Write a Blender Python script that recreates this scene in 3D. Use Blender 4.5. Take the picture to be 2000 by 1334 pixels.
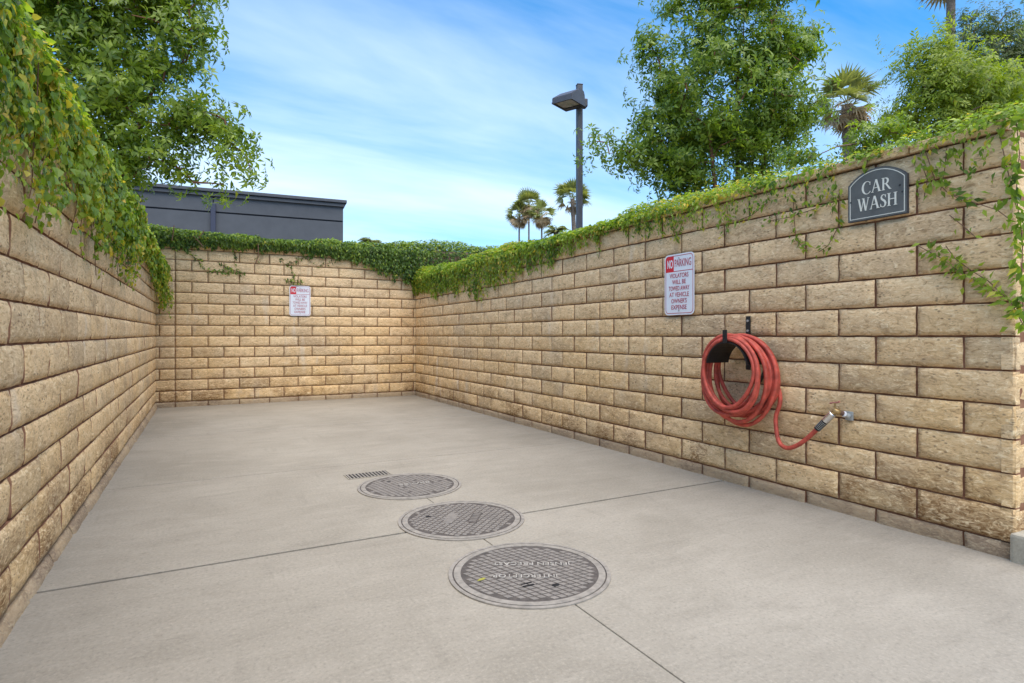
import bpy, bmesh, math, random
import numpy as np
from mathutils import Vector, Matrix

for o in list(bpy.data.objects):
    bpy.data.objects.remove(o, do_unlink=True)
SC = bpy.context.scene
COL = SC.collection
RNG = np.random.default_rng(7)
random.seed(7)
R = math.radians

# ------------------------------------------------------------------ camera
F = 1140.0                      # focal length in photo pixels (2000 px wide)
ANG = math.atan(608 / 1140)     # optical axis turned right from the bay's long axis
CA, SA = math.cos(ANG), math.sin(ANG)
HOR = 656.5                     # horizon row in the photo
CH = 0.99                       # camera height
cd = bpy.data.cameras.new('camera')
cam = bpy.data.objects.new('camera', cd)
COL.objects.link(cam)
cam.location = (0, 0, CH)
cam.rotation_euler = (R(90), 0, -ANG)
cd.sensor_width = 36
cd.lens = F / 2000 * 36
cd.shift_y = -(667 - HOR) / 2000
cd.clip_start = 0.05
cd.clip_end = 2000
SC.camera = cam

# ------------------------------------------------------------------ sky, sun, exposure
TOSUN = Vector((0.03, -0.36, 0.93)).normalized()
world = bpy.data.worlds.new('World')
SC.world = world
world.use_nodes = True
wt = world.node_tree
for n in list(wt.nodes):
    wt.nodes.remove(n)


def wn(t, **kw):
    n = wt.nodes.new(t)
    for k, v in kw.items():
        setattr(n, k, v)
    return n


def wl(a, b):
    wt.links.new(a, b)


sky = wn('ShaderNodeTexSky', sky_type='NISHITA', sun_disc=False)
sky.sun_elevation = math.asin(TOSUN.z)
sky.sun_rotation = math.atan2(TOSUN.x, TOSUN.y)
sky.air_density = 1.0
sky.dust_density = 0.6
sky.ozone_density = 2.2
tc = wn('ShaderNodeTexCoord')
sep = wn('ShaderNodeSeparateXYZ')
wl(tc.outputs['Generated'], sep.inputs[0])


def wmath(op, a, b=None, clamp=False):
    m = wn('ShaderNodeMath', operation=op, use_clamp=clamp)
    for i, v in enumerate((a, b)):
        if v is None:
            continue
        if isinstance(v, (int, float)):
            m.inputs[i].default_value = v
        else:
            wl(v, m.inputs[i])
    return m.outputs[0]


zc = wmath('MAXIMUM', sep.outputs['Z'], 0.0)
den = wmath('ADD', zc, 0.22)
cx_ = wmath('DIVIDE', sep.outputs['X'], den)
cy_ = wmath('DIVIDE', sep.outputs['Y'], den)
comb = wn('ShaderNodeCombineXYZ')
wl(cx_, comb.inputs[0])
wl(cy_, comb.inputs[1])
mp = wn('ShaderNodeMapping')
mp.inputs['Rotation'].default_value = (0, 0, R(-8))
mp.inputs['Scale'].default_value = (0.5, 1.5, 1)
mp.inputs['Location'].default_value = (0.9, 0.35, 0)
wl(comb.outputs[0], mp.inputs[0])
cn = wn('ShaderNodeTexNoise')
cn.inputs['Scale'].default_value = 0.95
cn.inputs['Detail'].default_value = 7
cn.inputs['Roughness'].default_value = 0.52
cn.inputs['Distortion'].default_value = 0.5
wl(mp.outputs[0], cn.inputs['Vector'])
cr = wn('ShaderNodeValToRGB')
cr.color_ramp.elements[0].position = 0.40
cr.color_ramp.elements[0].color = (0, 0, 0, 1)
cr.color_ramp.elements[1].position = 0.72
cr.color_ramp.elements[1].color = (1, 1, 1, 1)
wl(cn.outputs['Fac'], cr.inputs[0])
# thin cloud, a little milkier towards the horizon
hz = wmath('MULTIPLY', wmath('POWER', wmath('SUBTRACT', 1.0, zc, True), 5.0), 0.40)
cf = wmath('ADD', wmath('MULTIPLY', cr.outputs[0], 0.62), hz, True)
mix = wn('ShaderNodeMix', data_type='RGBA')
wl(cf, mix.inputs['Factor'])
sat = wn('ShaderNodeHueSaturation')
sat.inputs['Hue'].default_value = 0.495
sat.inputs['Saturation'].default_value = 1.5
sat.inputs['Value'].default_value = 1.0
wl(sky.outputs[0], sat.inputs['Color'])
wl(sat.outputs[0], mix.inputs['A'])
mix.inputs['B'].default_value = (4.9, 5.6, 6.6, 1)
bg = wn('ShaderNodeBackground')
bg.inputs['Strength'].default_value = 0.102
wl(mix.outputs['Result'], bg.inputs['Color'])
wo = wn('ShaderNodeOutputWorld')
wl(bg.outputs[0], wo.inputs[0])

sd = bpy.data.lights.new('sun', 'SUN')
sd.energy = 2.2
sd.angle = R(75)
sd.color = (1.0, 0.92, 0.80)
sun = bpy.data.objects.new('sun', sd)
COL.objects.link(sun)
sun.rotation_euler = TOSUN.to_track_quat('Z', 'Y').to_euler()
sun.location = (-3, -4, 9)
SC.view_settings.view_transform = 'Standard'
SC.view_settings.look = 'None'
SC.view_settings.gamma = 1
SC.view_settings.exposure = 1.33
SC.render.engine = 'CYCLES'
SC.cycles.max_bounces = 8
SC.cycles.transparent_max_bounces = 12


# ------------------------------------------------------------------ photo rays
def ray(px, py):
    xc = (px - 1000) / F
    return Vector((xc * CA + SA, -xc * SA + CA, (HOR - py) / F))


def at(px, py, Z):               # point at camera depth Z
    return Vector((0, 0, CH)) + ray(px, py) * Z


def on_right(px, py, X=3.165):
    r = ray(px, py)
    t = X / r.x
    return r.y * t, CH + r.z * t


# ------------------------------------------------------------------ object helpers
def link(o, parent=None):
    COL.objects.link(o)
    if parent is not None:
        o.parent = parent
    return o


def tag(o, label=None, cat=None, group=None, kind=None):
    if label: o['label'] = label
    if cat: o['category'] = cat
    if group: o['group'] = group
    if kind: o['kind'] = kind
    return o


def empty(name, loc=(0, 0, 0), rot=(0, 0, 0)):
    o = bpy.data.objects.new(name, None)
    o.empty_display_size = 0.1
    o.location = loc
    o.rotation_euler = rot
    return link(o)


def bm_mesh(bm, name, mat, smooth=False):
    me = bpy.data.meshes.new(name)
    bmesh.ops.recalc_face_normals(bm, faces=bm.faces)
    bm.to_mesh(me)
    bm.free()
    if mat: me.materials.append(mat)
    if smooth:
        me.polygons.foreach_set('use_smooth', [True] * len(me.polygons))
    return me


def obj(name, me, parent=None, loc=(0, 0, 0), rot=(0, 0, 0)):
    o = bpy.data.objects.new(name, me)
    o.location = loc
    o.rotation_euler = rot
    return link(o, parent)


def add_box(bm, x0, x1, y0, y1, z0, z1, bev=0.0):
    m = Matrix.Translation(((x0 + x1) / 2, (y0 + y1) / 2, (z0 + z1) / 2)) @ Matrix.Diagonal((x1 - x0, y1 - y0, z1 - z0, 1))
    r = bmesh.ops.create_cube(bm, size=1, matrix=m)
    if bev > 0:
        es = list({e for v in r['verts'] for e in v.link_edges})
        bmesh.ops.bevel(bm, geom=es, offset=bev, segments=2, affect='EDGES', profile=0.6)
    return r['verts']


def box_mesh(name, mat, x0, x1, y0, y1, z0, z1, bev=0.0):
    bm = bmesh.new()
    add_box(bm, x0, x1, y0, y1, z0, z1, bev)
    return bm_mesh(bm, name, mat)


def add_tube(bm, pts, rad, seg=8, cap=True):
    pts = [Vector(p) for p in pts]
    n = len(pts)
    rr = rad if isinstance(rad, (list, tuple)) else [rad] * n
    rings = []
    t = (pts[1] - pts[0]).normalized()
    up = Vector((0, 0, 1)) if abs(t.z) < 0.9 else Vector((1, 0, 0))
    nrm = (up - t * up.dot(t)).normalized()
    for i in range(n):
        if i == 0: t = pts[1] - pts[0]
        elif i == n - 1: t = pts[-1] - pts[-2]
        else: t = pts[i + 1] - pts[i - 1]
        t = t.normalized()
        nrm = nrm - t * nrm.dot(t)
        nrm = nrm.normalized() if nrm.length > 1e-6 else t.orthogonal().normalized()
        b = t.cross(nrm)
        rings.append([bm.verts.new(pts[i] + (nrm * math.cos(2 * math.pi * k / seg) + b * math.sin(2 * math.pi * k / seg)) * rr[i]) for k in range(seg)])
    for i in range(n - 1):
        for k in range(seg):
            bm.faces.new((rings[i][k], rings[i][(k + 1) % seg], rings[i + 1][(k + 1) % seg], rings[i + 1][k]))
    if cap:
        bm.faces.new(rings[0][::-1])
        bm.faces.new(rings[-1])


def add_prism(bm, pts, y0, y1, axis='y'):
    """closed outline pts (a, b) extruded along the remaining axis"""
    f = {'y': lambda a, b, c: (a, c, b), 'z': lambda a, b, c: (a, b, c), 'x': lambda a, b, c: (c, a, b)}[axis]
    lo = [bm.verts.new(f(a, b, y0)) for a, b in pts]
    hi = [bm.verts.new(f(a, b, y1)) for a, b in pts]
    n = len(pts)
    bm.faces.new(lo)
    bm.faces.new(hi[::-1])
    for i in range(n):
        bm.faces.new((lo[i], hi[i], hi[(i + 1) % n], lo[(i + 1) % n]))


def add_ring_prism(bm, outer, inner, y0, y1, axis='y'):
    f = {'y': lambda a, b, c: (a, c, b), 'z': lambda a, b, c: (a, b, c), 'x': lambda a, b, c: (c, a, b)}[axis]
    L = [[bm.verts.new(f(a, b, c)) for a, b in p] for p, c in ((outer, y0), (outer, y1), (inner, y0), (inner, y1))]
    n = len(outer)
    for i in range(n):
        j = (i + 1) % n
        bm.faces.new((L[0][i], L[0][j], L[1][j], L[1][i]))
        bm.faces.new((L[2][i], L[3][i], L[3][j], L[2][j]))
        bm.faces.new((L[1][i], L[1][j], L[3][j], L[3][i]))
        bm.faces.new((L[0][i], L[2][i], L[2][j], L[0][j]))


def circ(r, n=64, cx=0, cy=0, a0=0.0):
    return [(cx + r * math.cos(a0 + 2 * math.pi * i / n), cy + r * math.sin(a0 + 2 * math.pi * i / n)) for i in range(n)]


def rrect(w, h, r, n=6, cx=0, cy=0):
    p = []
    for sx, sy, a in ((1, 1, 0), (-1, 1, 90), (-1, -1, 180), (1, -1, 270)):
        for i in range(n + 1):
            t = R(a + 90 * i / n)
            p.append((cx + sx * (w / 2 - r) + r * math.cos(t), cy + sy * (h / 2 - r) + r * math.sin(t)))
    return p


def text_mesh(name, body, mat, height, xs=1.0, depth=0.0004, align='CENTER', bold=0.0):
    cu = bpy.data.curves.new(name, 'FONT')
    cu.body = body
    cu.align_x = align
    cu.size = height / 0.72
    cu.extrude = depth
    cu.offset = bold
    cu.resolution_u = 3
    o = bpy.data.objects.new(name, cu)
    COL.objects.link(o)
    dg = bpy.context.evaluated_depsgraph_get()
    me = bpy.data.meshes.new_from_object(o.evaluated_get(dg))
    bpy.data.objects.remove(o, do_unlink=True)
    bpy.data.curves.remove(cu)
    me.name = name
    me.transform(Matrix.Diagonal((xs, 1, 1, 1)))
    me.materials.clear()
    me.materials.append(mat)
    return me


# ------------------------------------------------------------------ materials
class NT:
    def __init__(self, name):
        self.m = bpy.data.materials.new(name)
        self.m.use_nodes = True
        self.t = self.m.node_tree
        self.b = self.t.nodes['Principled BSDF']
        self.out = self.t.nodes['Material Output']

    def n(self, t, **kw):
        x = self.t.nodes.new(t)
        for k, v in kw.items():
            setattr(x, k, v)
        return x

    def l(self, a, b):
        self.t.links.new(a, b)

    def pos(self, scale=(1, 1, 1), loc=(0, 0, 0), src='world'):
        if src == 'world':
            o = self.n('ShaderNodeNewGeometry').outputs['Position']
        else:
            o = self.n('ShaderNodeTexCoord').outputs['Object']
        mpn = self.n('ShaderNodeMapping')
        mpn.inputs['Scale'].default_value = scale
        mpn.inputs['Location'].default_value = loc
        self.l(o, mpn.inputs[0])
        return mpn.outputs[0]

    def noise(self, vec, scale, detail=3, rough=0.5, dist=0.0):
        x = self.n('ShaderNodeTexNoise')
        self.l(vec, x.inputs['Vector'])
        x.inputs['Scale'].default_value = scale
        x.inputs['Detail'].default_value = detail
        x.inputs['Roughness'].default_value = rough
        x.inputs['Distortion'].default_value = dist
        return x.outputs['Fac']

    def ramp(self, fac, p0, p1, c0=(0, 0, 0, 1), c1=(1, 1, 1, 1)):
        if p0 > p1: p0, p1, c0, c1 = p1, p0, c1, c0
        x = self.n('ShaderNodeValToRGB')
        e = x.color_ramp.elements
        e[0].position, e[0].color = p0, c0
        e[1].position, e[1].color = p1, c1
        self.l(fac, x.inputs[0])
        return x.outputs[0]

    def mix(self, fac, a, b, mode='MIX'):
        x = self.n('ShaderNodeMix', data_type='RGBA', blend_type=mode)
        for nm, v in (('Factor', fac), ('A', a), ('B', b)):
            if isinstance(v, (int, float)): x.inputs[nm].default_value = v
            elif isinstance(v, tuple): x.inputs[nm].default_value = v if len(v) == 4 else v + (1,)
            else: self.l(v, x.inputs[nm])
        return x.outputs['Result']

    def math(self, op, a, b=0.0, clamp=False):
        x = self.n('ShaderNodeMath', operation=op, use_clamp=clamp)
        for i, v in enumerate((a, b)):
            if isinstance(v, (int, float)): x.inputs[i].default_value = v
            else: self.l(v, x.inputs[i])
        return x.outputs[0]

    def bump(self, h, strength, dist, prev=None):
        x = self.n('ShaderNodeBump')
        x.inputs['Strength'].default_value = strength
        x.inputs['Distance'].default_value = dist
        self.l(h, x.inputs['Height'])
        if prev is not None: self.l(prev, x.inputs['Normal'])
        self.l(x.outputs[0], self.b.inputs['Normal'])
        return x.outputs[0]

    def col(self, c):
        if isinstance(c, tuple): self.b.inputs['Base Color'].default_value = c if len(c) == 4 else c + (1,)
        else: self.l(c, self.b.inputs['Base Color'])

    def rough(self, v, metal=0.0, spec=None):
        self.b.inputs['Roughness'].default_value = v
        self.b.inputs['Metallic'].default_value = metal
        if spec is not None: self.b.inputs['Specular IOR Level'].default_value = spec


def plain(name, c, rough=0.6, metal=0.0, var=0.15, scale=30.0, bump=0.0, bd=0.002):
    t = NT(name)
    p = t.pos()
    f = t.noise(p, scale, 4, 0.6)
    k = t.ramp(f, 0.3, 0.7, tuple(max(0, x * (1 - var)) for x in c) + (1,), tuple(min(1, x * (1 + var)) for x in c) + (1,))
    t.col(k)
    t.rough(rough, metal)
    if bump: t.bump(f, bump, bd)
    return t.m


def block_material():
    t = NT('split_face_block')
    p = t.pos()
    rnd = t.n('ShaderNodeObjectInfo').outputs['Random']
    zz = t.n('ShaderNodeSeparateXYZ')
    t.l(p, zz.inputs[0])
    z = zz.outputs['Z']
    # tone of each block
    r = t.n('ShaderNodeValToRGB')
    e = r.color_ramp.elements
    e[0].position, e[0].color = 0.0, (0.50, 0.345, 0.185, 1)
    e[1].position, e[1].color = 1.0, (0.80, 0.59, 0.35, 1)
    for q, c in ((0.15, (0.79, 0.56, 0.315, 1)), (0.32, (0.68, 0.455, 0.225, 1)), (0.5, (0.78, 0.55, 0.305, 1)), (0.68, (0.52, 0.385, 0.235, 1)), (0.84, (0.76, 0.515, 0.265, 1))):
        x = e.new(q)
        x.color = c
    t.l(rnd, r.inputs[0])
    # pinker, greyer clay towards the top courses, ochre below
    hz_ = t.n('ShaderNodeMapRange')
    t.l(z, hz_.inputs[0])
    hz_.inputs[1].default_value, hz_.inputs[2].default_value = 0.5, 2.0
    n1 = t.noise(p, 2.3, 4, 0.6)
    hf = t.math('MULTIPLY', hz_.outputs[0], t.math('ADD', n1, 0.2), True)
    c = t.mix(hf, r.outputs[0], (0.83, 0.58, 0.345))
    lf = t.math('MULTIPLY', t.math('SUBTRACT', 1.0, hz_.outputs[0], True), t.ramp(n1, 0.38, 0.62))
    c = t.mix(t.math('MULTIPLY', lf, 0.5), c, (0.73, 0.48, 0.21))
    # weathered blotches that start and stop with the block
    po = t.n('ShaderNodeVectorMath', operation='ADD')
    t.l(t.pos(scale=(0.5, 0.5, 1.0)), po.inputs[0])
    cmb = t.n('ShaderNodeCombineXYZ')
    t.l(t.math('MULTIPLY', rnd, 37.0), cmb.inputs[0])
    t.l(t.math('MULTIPLY', rnd, 19.0), cmb.inputs[2])
    t.l(cmb.outputs[0], po.inputs[1])
    pb_ = po.outputs[0]
    n2 = t.noise(pb_, 9, 5, 0.65, 0.8)
    c = t.mix(t.math('MULTIPLY', t.ramp(n2, 0.52, 0.70), 0.62), c, (0.36, 0.245, 0.14))
    c = t.mix(t.math('MULTIPLY', t.ramp(n2, 0.46, 0.30), 0.5), c, (0.87, 0.655, 0.385))
    n6 = t.noise(p, 1.1, 3, 0.6)
    c = t.mix(t.math('MULTIPLY', t.ramp(n6, 0.50, 0.70), 0.40), c, (0.45, 0.33, 0.22))
    # sandy split grain: light ripples and dark pits
    n3 = t.noise(t.pos(scale=(0.42, 0.42, 1.0)), 62, 5, 0.72, 1.0)
    c = t.mix(t.math('MULTIPLY', t.ramp(n3, 0.53, 0.66), 0.7), c, (0.95, 0.76, 0.475))
    c = t.mix(t.math('MULTIPLY', t.ramp(n3, 0.47, 0.36), 0.7), c, (0.33, 0.20, 0.09))
    vo = t.n('ShaderNodeTexVoronoi')
    t.l(t.pos(scale=(0.55, 0.55, 1.0)), vo.inputs['Vector'])
    vo.inputs['Scale'].default_value = 58
    vp = t.math('MULTIPLY', t.ramp(vo.outputs['Distance'], 0.30, 0.14), t.ramp(t.noise(p, 7, 2), 0.46, 0.60))
    c = t.mix(t.math('MULTIPLY', vp, 0.7), c, (0.13, 0.08, 0.045))
    # whitish wash-out and rusty splash
    pv = t.pos(scale=(1, 1, 0.22))
    n4 = t.noise(pv, 7, 4, 0.55)
    n4b = t.noise(p, 0.9, 2)
    wash = t.math('MULTIPLY', t.ramp(n4, 0.56, 0.72), t.ramp(n4b, 0.48, 0.60))
    c = t.mix(t.math('MULTIPLY', wash, 0.5), c, (0.66, 0.58, 0.47))
    # dark run-off streaks below the cap
    hi = t.n('ShaderNodeMapRange')
    t.l(z, hi.inputs[0])
    hi.inputs[1].default_value, hi.inputs[2].default_value = 1.05, 1.75
    sk = t.noise(t.pos(scale=(1, 1, 0.12)), 16, 4, 0.6)
    st = t.math('MULTIPLY', t.math('MULTIPLY', hi.outputs[0], t.ramp(sk, 0.54, 0.68)), t.ramp(n4b, 0.42, 0.58))
    c = t.mix(t.math('MULTIPLY', st, 0.42), c, (0.33, 0.24, 0.16))
    lowm = t.n('ShaderNodeMapRange')
    t.l(z, lowm.inputs[0])
    lowm.inputs[1].default_value, lowm.inputs[2].default_value = 0.46, 0.10
    rs = t.math('MULTIPLY', t.math('MULTIPLY', lowm.outputs[0], t.ramp(t.noise(p, 2.6, 3), 0.46, 0.60)), t.ramp(n3, 0.64, 0.42))
    c = t.mix(t.math('MULTIPLY', rs, 0.85), c, (0.19, 0.09, 0.03))
    # tide mark of grime where the slab has been hosed down
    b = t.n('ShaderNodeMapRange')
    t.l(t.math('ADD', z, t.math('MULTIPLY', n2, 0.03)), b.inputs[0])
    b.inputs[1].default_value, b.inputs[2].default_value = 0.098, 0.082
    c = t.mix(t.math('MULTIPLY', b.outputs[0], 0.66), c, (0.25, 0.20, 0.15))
    t.col(c)
    t.rough(0.93, 0, 0.2)
    h = t.math('ADD', t.math('MULTIPLY', n2, 0.5), t.math('MULTIPLY', n3, 0.8))
    t.bump(h, 0.75, 0.014)
    return t.m


def mortar_material():
    t = NT('mortar')
    p = t.pos()
    n = t.noise(p, 18, 4, 0.6)
    t.col(t.ramp(n, 0.3, 0.7, (0.19, 0.088, 0.05, 1), (0.31, 0.165, 0.10, 1)))
    t.rough(0.95, 0, 0.1)
    t.bump(t.noise(p, 160, 3), 0.5, 0.003)
    return t.m


def concrete_material(name, base, dark, light):
    t = NT(name)
    p = t.pos()
    rnd = t.n('ShaderNodeObjectInfo').outputs['Random']
    n1 = t.noise(p, 1.1, 6, 0.6, 0.4)
    c = t.ramp(n1, 0.32, 0.68, dark + (1,), light + (1,))
    c = t.mix(0.35, c, base)
    c = t.mix(t.math('MULTIPLY', rnd, 0.10), c, dark)
    n2 = t.noise(t.pos(scale=(0.5, 1.6, 1)), 6, 6, 0.66, 0.6)
    c = t.mix(t.math('MULTIPLY', t.ramp(n2, 0.52, 0.68), 0.30), c, tuple(x * 0.8 for x in dark))
    c = t.mix(t.math('MULTIPLY', t.ramp(n2, 0.46, 0.32), 0.30), c, tuple(min(1, x * 1.08) for x in light))
    n3 = t.noise(p, 75, 5, 0.75)
    c = t.mix(t.math('MULTIPLY', t.ramp(n3, 0.53, 0.66), 0.48), c, tuple(x * 0.55 for x in base))
    c = t.mix(t.math('MULTIPLY', t.ramp(n3, 0.47, 0.35), 0.45), c, tuple(min(1, x * 1.38) for x in base))
    n5 = t.noise(p, 24, 5, 0.65, 1.0)
    c = t.mix(t.math('MULTIPLY', t.ramp(n5, 0.56, 0.70), 0.28), c, tuple(x * 0.72 for x in dark))
    # trowel and tyre scuffs, small stains
    n7 = t.noise(t.pos(scale=(2.6, 0.35, 1)), 5, 4, 0.6, 0.5)
    c = t.mix(t.math('MULTIPLY', t.ramp(n7, 0.60, 0.72), 0.22), c, tuple(x * 0.7 for x in dark))
    vo = t.n('ShaderNodeTexVoronoi')
    t.l(p, vo.inputs['Vector'])
    vo.inputs['Scale'].default_value = 5.5
    st = t.math('MULTIPLY', t.ramp(vo.outputs['Distance'], 0.10, 0.03), t.ramp(t.noise(p, 2.1, 2), 0.52, 0.62))
    c = t.mix(t.math('MULTIPLY', st, 0.45), c, (0.16, 0.13, 0.10))
    t.col(c)
    t.rough(0.88, 0, 0.25)
    t.bump(t.math('ADD', n3, t.math('MULTIPLY', n5, 0.6)), 0.3, 0.004)
    return t.m


def leaf_material(name, c0, c1, c2, trans=0.45, rough=0.45, yellow=None, yfrac=0.04):
    t = NT(name)
    g = t.n('ShaderNodeNewGeometry')
    rnd = g.outputs['Random Per Island']
    x = t.n('ShaderNodeValToRGB')
    e = x.color_ramp.elements
    e[0].position, e[0].color = 0.0, c0 + (1,)
    e[1].position, e[1].color = 1.0, c2 + (1,)
    m_ = e.new(0.55)
    m_.color = c1 + (1,)
    if yellow:
        a_ = e.new(1.0 - yfrac)
        a_.color = c2 + (1,)
        b_ = e.new(1.0 - yfrac * 0.8)
        b_.color = yellow + (1,)
        e[len(e) - 1].color = yellow + (1,)
    t.l(rnd, x.inputs[0])
    pn = t.noise(t.pos(), 3.0, 3, 0.6)
    c = t.mix(t.math('MULTIPLY', t.ramp(pn, 0.42, 0.66), 0.55), x.outputs[0], c2)
    t.col(c)
    t.rough(rough, 0, 0.35)
    tr = t.n('ShaderNodeBsdfTranslucent')
    tcol = t.mix(1.0, c, (1.6, 1.7, 0.7), 'MULTIPLY')
    t.l(tcol, tr.inputs['Color'])
    ms = t.n('ShaderNodeMixShader')
    ms.inputs[0].default_value = trans
    t.l(t.b.outputs[0], ms.inputs[1])
    t.l(tr.outputs[0], ms.inputs[2])
    t.l(ms.outputs[0], t.out.inputs['Surface'])
    return t.m


M = {}
M['block'] = block_material()
M['mortar'] = mortar_material()
M['concrete'] = concrete_material('concrete', (0.283, 0.253, 0.205), (0.229, 0.202, 0.161), (0.344, 0.308, 0.254))
M['kerb'] = concrete_material('kerb_concrete', (0.36, 0.325, 0.255), (0.27, 0.24, 0.185), (0.44, 0.40, 0.315))
M['earth'] = plain('earth', (0.045, 0.034, 0.026), 0.95, var=0.35, scale=9, bump=0.4)
M['bark'] = plain('bark', (0.17, 0.11, 0.075), 0.9, var=0.4, scale=35, bump=0.8, bd=0.01)
M['redbark'] = plain('red_bark', (0.20, 0.085, 0.05), 0.85, var=0.4, scale=35, bump=0.8, bd=0.01)
M['stem'] = plain('vine_stem', (0.16, 0.085, 0.05), 0.85, var=0.35, scale=60, bump=0.4)
M['greenstem'] = plain('green_stem', (0.14, 0.16, 0.05), 0.8, var=0.3, scale=60)
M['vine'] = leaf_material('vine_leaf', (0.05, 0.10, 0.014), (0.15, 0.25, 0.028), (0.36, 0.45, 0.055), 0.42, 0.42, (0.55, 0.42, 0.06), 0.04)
M['vineyellow'] = leaf_material('yellow_vine_leaf', (0.30, 0.36, 0.04), (0.44, 0.40, 0.05), (0.58, 0.40, 0.07), 0.42, 0.5)
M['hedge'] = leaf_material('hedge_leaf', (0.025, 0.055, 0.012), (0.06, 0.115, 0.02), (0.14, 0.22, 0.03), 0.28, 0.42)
M['tree'] = leaf_material('tree_leaf', (0.06, 0.115, 0.02), (0.145, 0.225, 0.032), (0.30, 0.385, 0.05), 0.42, 0.34, (0.40, 0.33, 0.04), 0.012)
M['tree2'] = leaf_material('tree_leaf_dark', (0.065, 0.115, 0.018), (0.155, 0.23, 0.03), (0.32, 0.40, 0.05), 0.44, 0.34, (0.34, 0.28, 0.04), 0.012)
M['shrub'] = leaf_material('shrub_leaf', (0.11, 0.16, 0.02), (0.20, 0.27, 0.03), (0.35, 0.40, 0.045), 0.44, 0.45)
M['shrubdark'] = leaf_material('shrub_leaf_dark', (0.045, 0.07, 0.024), (0.08, 0.115, 0.034), (0.13, 0.17, 0.045), 0.36, 0.5)
M['palm'] = leaf_material('palm_leaf', (0.12, 0.145, 0.05), (0.22, 0.24, 0.085), (0.34, 0.34, 0.13), 0.3, 0.45)
M['palmdead'] = leaf_material('dry_palm_leaf', (0.26, 0.17, 0.09), (0.42, 0.30, 0.17), (0.56, 0.42, 0.26), 0.2, 0.8)
M['palmtrunk'] = plain('palm_trunk', (0.20, 0.155, 0.12), 0.95, var=0.45, scale=9, bump=1.0, bd=0.05)
M['stucco'] = plain('grey_stucco', (0.092, 0.097, 0.106), 0.9, var=0.08, scale=2.2, bump=0.1)
M['coping'] = plain('grey_coping', (0.075, 0.08, 0.09), 0.7, var=0.12, scale=5)
M['gap'] = plain('dark_reveal', (0.02, 0.022, 0.03), 0.9)
M['pipe'] = plain('slate_pipe', (0.035, 0.04, 0.07), 0.55, var=0.08)
M['pole'] = plain('bronze_grey_paint', (0.085, 0.085, 0.10), 0.5, 0.0, var=0.12, scale=4)
M['lens'] = plain('cloudy_lens', (0.62, 0.57, 0.51), 0.25, 0.0, var=0.25, scale=12)
M['bulb'] = plain('glass_bulb', (0.6, 0.58, 0.54), 0.2)
M['iron'] = plain('worn_cast_iron', (0.205, 0.18, 0.155), 0.65, 0.1, var=0.22, scale=26, bump=0.25)
M['irondark'] = plain('dirty_cast_iron', (0.075, 0.062, 0.053), 0.85, 0.0, var=0.35, scale=40, bump=0.3)
M['ironring'] = plain('cast_iron_ring', (0.25, 0.222, 0.188), 0.7, 0.05, var=0.25, scale=30, bump=0.2)
M['letteriron'] = plain('polished_iron', (0.34, 0.31, 0.27), 0.6, 0.1, var=0.35, scale=60)
M['void'] = plain('hole_shade', (0.006, 0.005, 0.005), 0.9)  # near-black colour painted in for the shade inside holes and slots
M['rust'] = plain('rusty_iron', (0.15, 0.085, 0.06), 0.85, 0.0, var=0.4, scale=60, bump=0.3)
M['signwhite'] = plain('sign_white', (0.74, 0.76, 0.80), 0.35, var=0.03, scale=20)
M['signred'] = plain('sign_red', (0.62, 0.018, 0.03), 0.4, var=0.06, scale=20)
M['textred'] = plain('text_red', (0.42, 0.03, 0.055), 0.45, var=0.1, scale=40)
M['slate'] = plain('slate_sign', (0.105, 0.108, 0.102), 0.7, var=0.2, scale=14, bump=0.15)
M['slateedge'] = plain('slate_edge', (0.058, 0.058, 0.066), 0.65, var=0.1)
M['letter'] = plain('cream_letter', (0.72, 0.70, 0.60), 0.5, var=0.06, scale=40)
M['hose'] = plain('red_rubber_hose', (0.47, 0.074, 0.046), 0.6, var=0.38, scale=22, bump=0.08)
M['black'] = plain('black_plastic', (0.012, 0.012, 0.013), 0.45, var=0.3, scale=30)
M['bolt'] = plain('zinc_bolt', (0.55, 0.55, 0.55), 0.4, 0.7, var=0.15)
M['chrome'] = plain('nickel_coupling', (0.72, 0.72, 0.72), 0.22, 0.9, var=0.08, scale=50)
M['brass'] = plain('old_brass', (0.40, 0.27, 0.12), 0.42, 0.7, var=0.3, scale=50)
M['galv'] = plain('galvanised_pipe', (0.45, 0.47, 0.46), 0.5, 0.6, var=0.2, scale=40)
M['pink'] = plain('faded_red_handle', (0.45, 0.17, 0.13), 0.55, var=0.3, scale=60)
M['flower'] = plain('orange_petal', (0.75, 0.16, 0.03), 0.6)
M['yellowleaf'] = plain('fallen_leaf', (0.26, 0.24, 0.03), 0.6)

# ------------------------------------------------------------------ ground and slab
JOINT_Z0, CRS, BL = 0.073, 0.1527, 0.4064     # first bed joint, course height, block length
XR, XL, YB, YEND = 3.165, -0.565, 9.38, 1.222

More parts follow.
